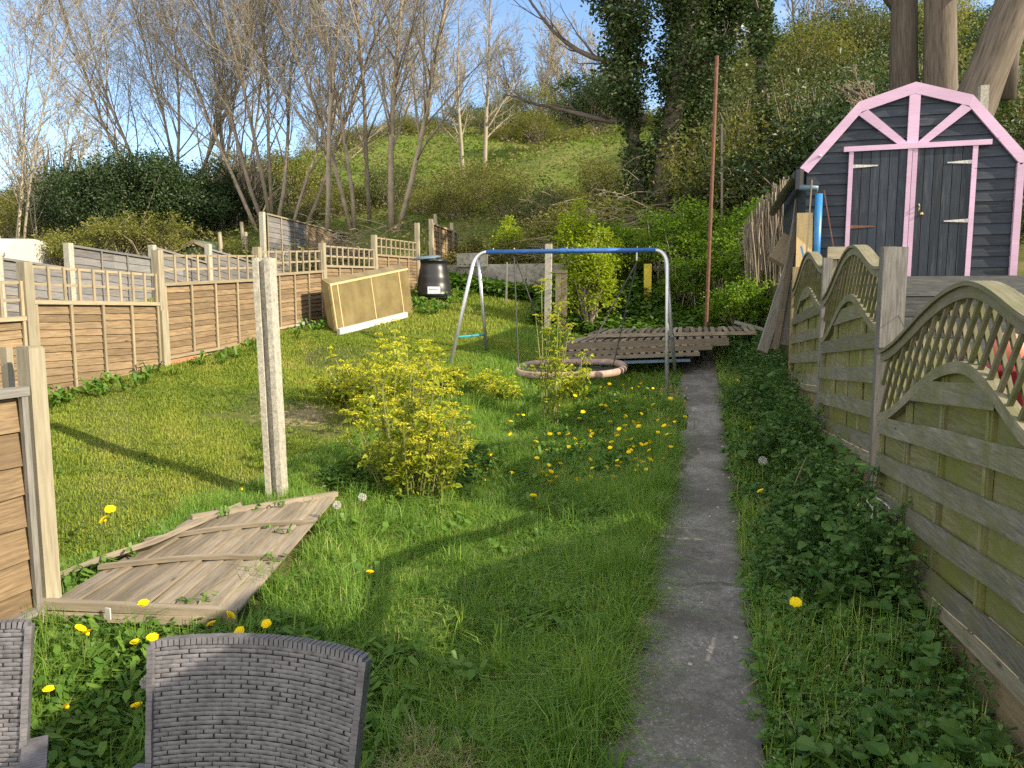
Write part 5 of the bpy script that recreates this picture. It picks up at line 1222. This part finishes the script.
# ------------------------------------------------------------------ alexanders (yellow-green flowering plants)
def alexanders(label, x, y, H, R, nst, seed, dense=1.0):
    random.seed(seed); t = thing('flowering_shrub', label, 'plant', (x, y, G(x, y)), 0, 'yellow green flowering plants')
    pol = []; tips = []; lp = []; fl = []
    for k in range(nst):
        th = random.uniform(0, 6.28); rr = R*math.sqrt(random.random()); h = H*random.uniform(.45, 1.1)*(1-.45*(rr/R)**2)
        b_ = (rr*.45*math.cos(th), rr*.45*math.sin(th), 0); tp = (rr*math.cos(th), rr*math.sin(th), h)
        m_ = tuple(b_[i_]*.5+tp[i_]*.5+random.uniform(-.03, .03) for i_ in range(3)); pol.append(([b_, m_, tp], [.008, .006, .004]))
        for q in range(5):
            f = random.uniform(.2, 1); s = Vector(b_).lerp(Vector(tp), f); d = Vector((random.gauss(0, 1), random.gauss(0, 1), .9)).normalized()*random.uniform(.06, .17); e = s+d
            pol.append(([tuple(s), tuple(s+d*.6), tuple(e)], [.003, .0025, .002]))
            (fl if (f > .5 and random.random() < .8) else lp).append(tuple(e))
            lp.append(tuple(s+d*.5))
        fl.append(tp)
    a = MB(); a.tubes(pol, 4); a.build('stems', M['stem'], t)
    lp = np.array(lp); i_ = RNG.integers(0, len(lp), int(len(lp)*10*dense)); a = MB(); leaves2(a, lp[i_]+RNG.normal(0, .032, (len(i_), 3)), .046, .5, None, .6); a.build('leaves', M['alex'], t)
    fl = np.array(fl); n = 46; i_ = np.repeat(np.arange(len(fl)), n); v = RNG.normal(0, 1, (len(i_), 3)); v /= np.linalg.norm(v, axis=1)[:, None]; v[:, 2] = np.abs(v[:, 2])*.55
    rad = RNG.uniform(.022, .05, len(fl))[i_][:, None]; a = MB(); leaves(a, fl[i_]+v*rad, .014, .8, None, .95); a.build('umbels', M['alexfl'], t)
    return t
for args in [('large yellow green flowering plant right of the lone concrete post', 412, 500, 1.08, .5, 52, 1, .55), ('flowering yellow green plant behind the large one, left of the swing leg', 388, 428, 1.05, .55, 40, 2, .55), ('low flowering plant to the left of the swing leg foot', 432, 396, .5, .4, 26, 3, .9),
             ('tall thin flowering plant in front of the swing seat', 548, 425, 1.7, .24, 12, 4, .6), ('small yellow green plant before the right half of the swing seat', 578, 405, .65, .2, 8, 5, .8), ('low yellow green plant between the big plant and the swing seat', 495, 400, .3, .3, 12, 6, .8),
             ('yellow green plant in the lawn left of the big plant', 350, 405, .4, .35, 24, 7, .9)]:
    lb, px, py, H, R, ns, sd, dn = args; p = onG(px, py); alexanders(lb, p.x, p.y, H, R, ns, sd, dn)
random.seed(99)
# ------------------------------------------------------------------ nettles and weeds of the right bank
def rosette_leaves(mb, C, n_per, L_, w, rise=.35, rnd=None):
    """long narrow dandelion-like leaves radiating from centres"""
    n = len(C)*n_per; c = np.repeat(C, n_per, 0); th = RNG.random(n)*2*math.pi; d = np.stack([np.cos(th), np.sin(th), np.zeros(n)], -1); s = np.stack([-np.sin(th), np.cos(th), np.zeros(n)], -1)
    l_ = (L_*RNG.uniform(.55, 1.2, n))[:, None]; r = (rise*RNG.uniform(.5, 1.6, n))[:, None]; up = np.array([0, 0, 1.])
    p0 = c; p1 = c+d*l_*.5+up*l_*r; p2 = c+d*l_*.95+up*l_*r*.8; ww = w*l_/L_
    V = np.stack([p0-s*ww*.15, p0+s*ww*.15, p1-s*ww*.35+up*ww*.12, p1+s*ww*.35+up*ww*.12, p1+(p2-p1)*.45-s*ww*.5, p1+(p2-p1)*.45+s*ww*.5, p2], 1).reshape(-1, 3); o = np.arange(n)[:, None]*7
    rr = RNG.random(n)
    mb.add(V, [o+np.array([[0, 1, 3, 2]]), o+np.array([[2, 3, 5, 4]]), o+np.array([[4, 5, 6]])], np.repeat(rr, 7))
def nettles(n, xr, yr, hf, name, label, m='nettle', size=.05):
    x = RNG.uniform(*xr, n); y = RNG.uniform(*yr, n); k = ~inpath(x, y, .02); x, y = x[k], y[k]; n = len(x)
    H = hf(x, y)*RNG.uniform(.55, 1.15, n); lean = RNG.normal(0, .16, (n, 2)); z = g(x, y)
    pol = []; LP = []; LD = []; LS = []; LR = []
    for i_ in range(n):
        b_ = np.array([x[i_], y[i_], z[i_]]); tp = b_+np.array([lean[i_, 0]*H[i_]*1.5-.10*H[i_], lean[i_, 1]*H[i_]*1.5, H[i_]])
        md = (b_+tp)/2+np.array([0, 0, H[i_]*.06]); pol.append(([tuple(b_), tuple(md), tuple(tp)], [.003, .0026, .002]))
        nn = max(3, int(H[i_]/.05)); pr_ = random.random()
        for q in range(nn):
            f = (q+.6)/nn; c = b_*(1-f)+tp*f; th = (q % 2)*math.pi/2+i_
            for s in (0, math.pi):
                LP.append(c); LD.append((math.cos(th+s), math.sin(th+s), .15-.3*(1-f))); LS.append(size*(1.15-.6*f**2)*random.uniform(.55, 1.35)*(.7+.6*pr_)); LR.append(pr_)
        for s in range(3): LP.append(tp); LD.append((math.cos(s*2.1+i_), math.sin(s*2.1+i_), .6)); LS.append(size*.45); LR.append(min(1, pr_+.3))
    a = MB(); LP = np.array(LP); LD = np.array(LD); LS = np.array(LS)
    LP = LP+LD*LS[:, None]*.25
    leaves2(a, LP, LS, .9, np.clip(np.array(LR)*.6+RNG.random(len(LP))*.4, 0, 1), .8, .2, tipdir=LD); a.tubes(pol, 3, .3)
    tag(a.build(name, M[m]), label, name.replace('_', ' '), kind='stuff')
def hb(x, y): return np.clip(.12+.36*sstep(.36, .95, x)+.2*vnoise(x, y, 2.3, 4)+.1*vnoise(x, y, 6, 1), .07, .66)*np.where(y < 3.5, .42, 1)*np.where(y > 9, .8, 1)
nettles(2300, (.36, 1.0), (2.5, 12.2), hb, 'nettles', 'dark green nettle bed between the path and the lattice fence')
nettles(900, (.27, 1.0), (1.7, 4.0), lambda x, y: .12+.1*np.clip(vnoise(x, y, 5, 2), -.5, 1), 'herb_carpet', 'bright low herb carpet at the foot of the nearest mossy panel', 'parsley', .034)
mb = MB(); x, y = scatter(500, .42, 1.0, 2.2, 9); H = hb(x, y)*RNG.uniform(.6, 1.1, 500); leaves2(mb, np.stack([x-.03, y, g(x, y)+H], -1), .068, .8, None, .9); x, y = scatter(700, .36, .95, 1.8, 6); leaves2(mb, np.stack([x, y, g(x, y)+hb(x, y)*RNG.uniform(.4, .95, 700)], -1), .06, .5, None, .85)
tag(mb.build('bank_weeds', M['parsley']), 'larger pale green leaves standing among the nettles', 'weeds', kind='stuff')
mb = MB(); x, y = scatter(38000, .27, 1.0, 1.6, 12.3); k = ~inpath(x, y, .02) & (RNG.random(len(x)) < np.clip(.5+.5*vnoise(x, y, 3, 1), .1, 1)); x, y = x[k], y[k]
blades(mb, np.stack([x, y, g(x, y)], -1), RNG.uniform(.08, .2, len(x))+.2*np.clip(vnoise(x, y, 4, 9), 0, 1)*RNG.random(len(x)), RNG.uniform(.003, .007, len(x)), .7, np.where(RNG.random(len(x)) < .07, 1, np.clip(RNG.beta(2.5, 2.5, len(x))*.9, 0, 1))); tag(mb.build('verge_grass', M['grass']), 'thin grass growing through the nettles right of the path', 'grass', kind='stuff')
# broad leaves among the grass: near left, verge of the path
mb = MB()
x, y = scatter(330, -2.9, -1.0, 1.5, 2.9); C = np.stack([x, y, g(x, y)+.02], -1); k = ~infallen(x, y); rosette_leaves(mb, C[k], 9, .105, .026, .6)
x, y = scatter(110, -2.2, -.3, 2.2, 7); k = ~infallen(x, y); C = np.stack([x, y, g(x, y)+.02], -1)[k]; rosette_leaves(mb, C, 8, .12, .035, .5)
x, y = scatter(80, -1.4, -.25, 6, 9); C = np.stack([x, y, g(x, y)+.03], -1); rosette_leaves(mb, C, 9, .13, .035, .6)
x, y = scatter(80, .3, .55, 2.4, 9); C = np.stack([x, y, g(x, y)+.02], -1); rosette_leaves(mb, C, 8, .13, .035, .5)
x, y = scatter(90, -5.5, -5.2, 3.5, 15); C = np.stack([x, y, g(x, y)+.02], -1); rosette_leaves(mb, C, 8, .12, .04, .7)
x, y = scatter(70, -5.3, -4.4, 12, 15.4); C = np.stack([x, y, g(x, y)+.02], -1); rosette_leaves(mb, C, 9, .14, .05, .7)
C = np.array([tuple(bilin(u, v)+Vector((0, 0, .0))) for u, v in [(.75, .04), (.85, .6), (.99, .3), (.2, 1.0), (.5, 1.03), (.02, .75), (-.04, .4)]]); rosette_leaves(mb, np.repeat(C, 2, 0)+RNG.normal(0, .04, (14, 3))*np.array([1, 1, .1]), 6, .07, .02, .5)
x = RNG.choice([-.27, .33], 150)+RNG.normal(0, .035, 150); y = RNG.uniform(1.8, 12, 150); leaves_c = np.stack([x, y, g(x, y)+.035], -1); rosette_leaves(mb, leaves_c, 7, .07, .022, .6)
tag(mb.build('broadleaf_weeds', M['weed']), 'broad leaved dandelion and dock foliage among the grass', 'weeds', kind='stuff')
# ground ivy carpet near left (roundish leaves)
mb = MB(); x, y = scatter(9000, -3.0, -.85, 1.5, 2.8); k = ~infallen(x, y) & (RNG.random(9000) < np.clip(.6+.6*vnoise(x, y, 2.4, 5), .1, 1)*np.where(x > -1.2, .3, 1)); x, y = x[k], y[k]
leaves2(mb, np.stack([x, y, g(x, y)+RNG.uniform(.02, .11, len(x))], -1), .034, .8, None, .75); 
x, y = scatter(6000, -2.6, -1.6, 4.6, 6.4); leaves(mb, np.stack([x, y, g(x, y)+RNG.uniform(.02, .12, len(x))], -1), .05, 1.0, None, .8)
x, y = scatter(16000, -2.9, 1.0, 12.6, 15.8); leaves(mb, np.stack([x, y, g(x, y)+RNG.uniform(.02, .3, len(x))], -1), .11, 1.0, None, .7)
x, y = scatter(5000, -5.4, -2.4, 14.6, 15.7); leaves(mb, np.stack([x, y, g(x, y)+RNG.uniform(.02, .3, len(x))], -1), .12, 1.0, None, .7)
tag(mb.build('leafy_ground_cover', M['weed']), 'leafy green ground cover around the fallen panel and the chairs', 'ground cover', kind='stuff')
mb = MB(); x, y = scatter(30000, -5.6, -2.4, 2.6, 9.5); k = ~infallen(x, y) & (vnoise(x, y, 2.1, 11) > .05); x, y = x[k], y[k]; leaves(mb, np.stack([x, y, g(x, y)+RNG.uniform(.01, .04, len(x))], -1), .02, 1.5, None, .9)
x, y = scatter(16000, -2.6, -.3, 2.6, 8.5); k = ~infallen(x, y) & (vnoise(x, y, 2.5, 12) > .1); x, y = x[k], y[k]; leaves2(mb, np.stack([x, y, g(x, y)+RNG.uniform(.02, .09, len(x))], -1), .022, 1.0, None, .9)
tag(mb.build('clover', M['weed']), 'small clover leaves spread through the lawn and grass', 'clover', kind='stuff')
# fallen dead grass and leaf litter by the path
mb = MB(); x, y = scatter(2600, -.42, -.2, 2.5, 9.5); blades(mb, np.stack([x, y, g(x, y)+.03], -1), RNG.uniform(.03, .1, len(x)), .004, 2.2, np.ones(len(x))); 
x, y = scatter(9000, -2.6, -.3, 1.8, 6.5); k = (vnoise(x, y, 2.2, 5) > .35) & ~infallen(x, y); x, y = x[k], y[k]; blades(mb, np.stack([x, y, g(x, y)+.0], -1), RNG.uniform(.03, .1, len(x)), .003, 2.0, np.ones(len(x)))
x, y = scatter(1400, -.95, -.7, 1.6, 2.3); blades(mb, np.stack([x, y, g(x, y)+.03], -1), RNG.uniform(.05, .16, len(x)), .003, 1.6, np.ones(len(x)))
tag(mb.build('dry_grass', M['grass']), 'dry straw coloured grass at the left edge of the path', 'dry grass', kind='stuff')
# ------------------------------------------------------------------ dandelions
def make_dand(H, lean, tilt, name='dandelion', R=.021):
    t = thing(name, 'yellow dandelion', 'flower', (0, 0, -40)); tip = Vector((lean*H, lean*H*.3, H))
    a = MB(); a.tube([(0, 0, 0), (lean*H*.3, 0, H*.55), tuple(tip)], .002, 5); a.build('stem', M['stem'], t)
    a = MB(); n = 26
    for ring, (rr, zz, m_) in enumerate(((R, .0, n), (R*.72, .004, 20), (R*.42, .007, 12))):
        for k in range(m_):
            th = k*2*math.pi/m_+ring*.2+random.uniform(-.05, .05); c, s = math.cos(th), math.sin(th); w = rr*.16; r2 = rr*random.uniform(.9, 1.08)
            V = [(-s*w*.4, c*w*.4, zz), (s*w*.4, -c*w*.4, zz), (c*r2+s*w, s*r2-c*w, zz+rr*.18), (c*r2-s*w, s*r2+c*w, zz+rr*.18)]; a.add(V, np.array([[0, 1, 2, 3]]))
    a.lathe([(.001, .0), (R*.35, -.001), (R*.3, -.008), (.001, -.012)], 10)
    o = a.build('flower_head', M['dand'], t); o.location = tip; o.rotation_euler = (tilt[0], tilt[1], 0)
    return t
def make_clock():
    t = thing('dandelion_clock', 'white dandelion clock', 'flower', (0, 0, -40)); a = MB(); a.tube([(0, 0, 0), (.01, 0, .12), (.005, 0, .23)], .002, 5); a.build('stem', M['stem'], t)
    pol = []
    for k in range(150):
        v = Vector((random.gauss(0, 1), random.gauss(0, 1), random.gauss(0, 1))).normalized(); c = Vector((.005, 0, .245)); e = c+v*.021; pol.append(([tuple(c+v*.004), tuple(e)], .0003))
        for q in range(5):
            u = (v+Vector((random.gauss(0, .5), random.gauss(0, .5), random.gauss(0, .5)))).normalized(); pol.append(([tuple(e), tuple(e+u*.006)], .0005))
    a = MB(); a.tubes(pol, 3); a.build('seed_head', M['clock'], t); return t
dp_ = [make_dand(.14, .15, (.3, -.2)), make_dand(.2, -.1, (.5, .25)), make_dand(.17, .3, (.65, .2)), make_dand(.12, 0, (.1, .1))]; du = [False]*4
def put(pr, us, k, x, y, label, group, sc=1.0):
    z = G(x, y)
    if not us[k]: r = pr[k]; r.location = (x, y, z); r.rotation_euler = (0, 0, random.uniform(0, 6.28)); r.scale = (sc,)*3; us[k] = True
    else: r = dup(pr[k], (x, y, z), random.uniform(0, 6.28), None, None, sc)
    r['label'] = label; r['group'] = group
near = [(83, 646, 'the two dandelions left of the chair'), (355, 0, '')]
NL = [(139, 606, 'yellow dandelion at the corner of the fallen panel, above the others'), (135, 634, 'yellow dandelion just left of the middle chair back, highest pair member'), (149, 641, 'small yellow dandelion left of the chair back corner'), (84, 641, 'upper flower of the yellow dandelion pair left of the chair'), (82, 651, 'lower flower of the yellow dandelion pair left of the chair'), (48, 680, 'yellow dandelion seen edge on beside the left chair'), (77, 704, 'yellow dandelion low in the weeds between the two chairs'), (136, 696, 'yellow dandelion below the white clock'), (228, 629, 'yellow dandelion directly above the chair back, left pair upper'), (208, 619, 'yellow dandelion above the left part of the chair back'), (228, 636, 'yellow dandelion touching the chair back top, left pair lower'), (254, 628, 'yellow dandelion above the middle of the chair back'), (240, 497, 'yellow dandelion at the far corner of the fallen panel beside the concrete post'), (101, 527, 'left dandelion of the pair at the lawn edge by the wooden post'), (117, 527, 'right dandelion of the pair at the lawn edge by the wooden post'), (801, 625, 'single yellow dandelion low in the nettles beside the nearest panel'), (818, 517, 'yellow dandelion in the nettles near the post foot'), (760, 503, 'yellow dandelion below the white clock at the path edge'), (574, 488, 'larger yellow dandelion alone in the middle of the long grass'), (533, 495, 'yellow dandelion left of the one alone in the long grass'), (640, 458, 'yellow dandelion among the grass just left of the path bend'), (370, 567, 'tiny yellow dandelion in the sunny grass below the big plant')]
for px, py, lb in NL:
    p = onG(px, py+ (16 if py > 600 else 12), .0); d = math.hypot(p.x, p.y); q = onG(px, py, .15); put(dp_, du, random.randrange(4), q.x, q.y, lb, 'yellow dandelions near the chairs and panels', random.uniform(.95, 1.25))
cnt = 0
while cnt < 150:
    px = random.gauss(640, 55) if random.random() < .8 else random.uniform(480, 700); py = random.uniform(385, 480)
    if not (470 < px < 705): continue
    p = onG(px, py, .14)
    if -.32 < p.x < .4 and inpath(np.array([p.x]), np.array([p.y]), .0)[0]: continue
    put(dp_, du, random.randrange(4), p.x, p.y, 'yellow dandelion in the patch left of the path below the swing', 'yellow dandelions scattered below the swing', random.uniform(.7, 1.2)); cnt += 1
for px, py in [(736, 383), (752, 397), (760, 372), (745, 441), (770, 385), (775, 436), (748, 432), (751, 447)]:
    p = onG(px, py, .2); put(dp_, du, random.randrange(4), p.x, p.y, 'yellow dandelion in the nettles right of the far path', 'yellow dandelions right of the path', 1.3)
ck = [make_clock()]; cu = [False]
for px, py, lb in [(147, 684, 'white dandelion clock left of the chair back'), (762, 469, 'white dandelion clock standing at the right edge of the path'), (694, 410, 'white dandelion clock among the yellow dandelions left of the path'), (336, 506, 'upper white dandelion clock near the fallen panel corner'), (362, 498, 'right white dandelion clock near the big flowering plant')]:
    p = onG(px, py, .24); put(ck, cu, 0, p.x, p.y, lb, 'white dandelion clocks', 1.0 if px != 762 else 1.25)
# pale dead stems by the post
t0 = atX(872, 520, .9); a = MB(); a.tubes([([(0, 0, 0), (.0, 0, .07), (.015, .0, .13)], .004), ([(0, 0, .06), (-.03, .0, .1), (-.02, 0, .12)], .004), ([(.015, 0, .12), (.05, -.03, .1), (.075, -.06, .07)], .004), ([(.03, .0, 0), (.02, 0, .11)], .004)], 6); tag(a.build('pale_twig', M['whitep'], loc=(t0.x, t0.y, t0.z)), 'forked white dead twig standing in the weeds at the post foot', 'twig')
a = MB(); a.tubes([([(0, 0, 0), (.01, 0, .2), (-.03, .02, .42)], .003), ([(.12, .1, 0), (.1, .1, .25), (.16, .05, .4)], .003), ([(-.05, -.3, 0), (-.08, -.25, .3), (-.02, -.3, .5)], .0028)], 5); p = onG(800, 520); tag(a.build('dead_stalks', M['dead'], loc=p), 'thin pale dead stalks standing in the nettles', 'stalks', kind='stuff')
# small stones and litter on the path
a = MB()
for k in range(130):
    y = random.uniform(1.8, 11); x = random.choice([random.gauss(-.27, .03), random.uniform(-.27, .3), random.gauss(.3, .03)]); s = random.uniform(.002, .008); z = G(0, y)+.04
    a.frame((x, y, z), (1, 0, 0), (0, .9, .4), (0, -.4, .9), s*1.3, s, s*.6)
tag(a.build('path_grit', M['cpost']), 'small pale stones and grit lying on the path', 'grit', kind='stuff')
a = MB()
for k in range(26):
    y = random.uniform(3.1, 3.9); x = -.28+random.gauss(0, .03)-(3.9-y)*.08; z = G(x, y)+.045; leaves(a, np.array([[x, y, z]]), .035, 1.5, np.array([random.random()]), .6)
tag(a.build('dry_leaves', M['dead']), 'few dry pale leaves caught at the left edge of the path', 'leaf litter', kind='stuff')

# ------------------------------------------------------------------ light, sky, camera
EL, AZX, AZY = math.radians(29), .985, -.165
sd = Vector((AZX*math.cos(EL), AZY*math.cos(EL), math.sin(EL)))
l = bpy.data.lights.new('sun', 'SUN'); l.energy = 5.0; l.angle = math.radians(.53); l.color = (1, .86, .64)
lo = bpy.data.objects.new('sun', l); COL.objects.link(lo); lo.rotation_euler = sd.to_track_quat('Z', 'Y').to_euler(); lo.location = (20, -5, 20)
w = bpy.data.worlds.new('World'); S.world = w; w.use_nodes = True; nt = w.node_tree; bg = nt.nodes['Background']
sky = nt.nodes.new('ShaderNodeTexSky'); sky.sky_type = 'NISHITA'; sky.sun_disc = False; sky.sun_elevation = EL; sky.sun_rotation = math.atan2(AZX, AZY); sky.dust_density = .25; sky.air_density = 1.0; sky.ozone_density = 2.5
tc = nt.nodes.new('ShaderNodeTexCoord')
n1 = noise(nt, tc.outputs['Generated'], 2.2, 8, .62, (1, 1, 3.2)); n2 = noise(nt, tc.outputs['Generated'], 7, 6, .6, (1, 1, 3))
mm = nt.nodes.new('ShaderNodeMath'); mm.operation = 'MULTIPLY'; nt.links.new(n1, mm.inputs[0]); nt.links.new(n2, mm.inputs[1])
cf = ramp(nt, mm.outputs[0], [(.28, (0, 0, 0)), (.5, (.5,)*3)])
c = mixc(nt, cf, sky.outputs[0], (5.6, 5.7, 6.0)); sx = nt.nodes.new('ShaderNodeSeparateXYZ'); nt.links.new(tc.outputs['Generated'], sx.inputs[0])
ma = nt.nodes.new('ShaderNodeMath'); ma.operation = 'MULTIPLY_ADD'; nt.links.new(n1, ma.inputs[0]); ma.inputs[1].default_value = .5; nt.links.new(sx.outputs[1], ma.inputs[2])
c = mixc(nt, ramp(nt, ma.outputs[0], [(.0, (1, 1, 1)), (.3, (0, 0, 0))]), c, (6.8, 6.5, 6.1)); nt.links.new(c, bg.inputs[0]); bg.inputs[1].default_value = .15  # bright warm cloud behind the camera, added as fill for the shade
cam = bpy.data.cameras.new('camera'); co = bpy.data.objects.new('camera', cam); COL.objects.link(co); co.location = (0, 0, EZ)
co.rotation_euler = (math.pi/2-PIT, 0, YAW); cam.sensor_width = 36; cam.lens = F/1024*36; cam.clip_end = 1000; cam.clip_start = .05; S.camera = co
S.view_settings.view_transform = 'Standard'; S.view_settings.look = 'None'; S.view_settings.exposure = .9; S.view_settings.gamma = 1
S.cycles.max_bounces = 6; S.cycles.diffuse_bounces = 3; S.cycles.transmission_bounces = 3; S.cycles.transparent_max_bounces = 4; S.cycles.use_denoising = False; S.cycles.caustics_reflective = False; S.cycles.caustics_refractive = False
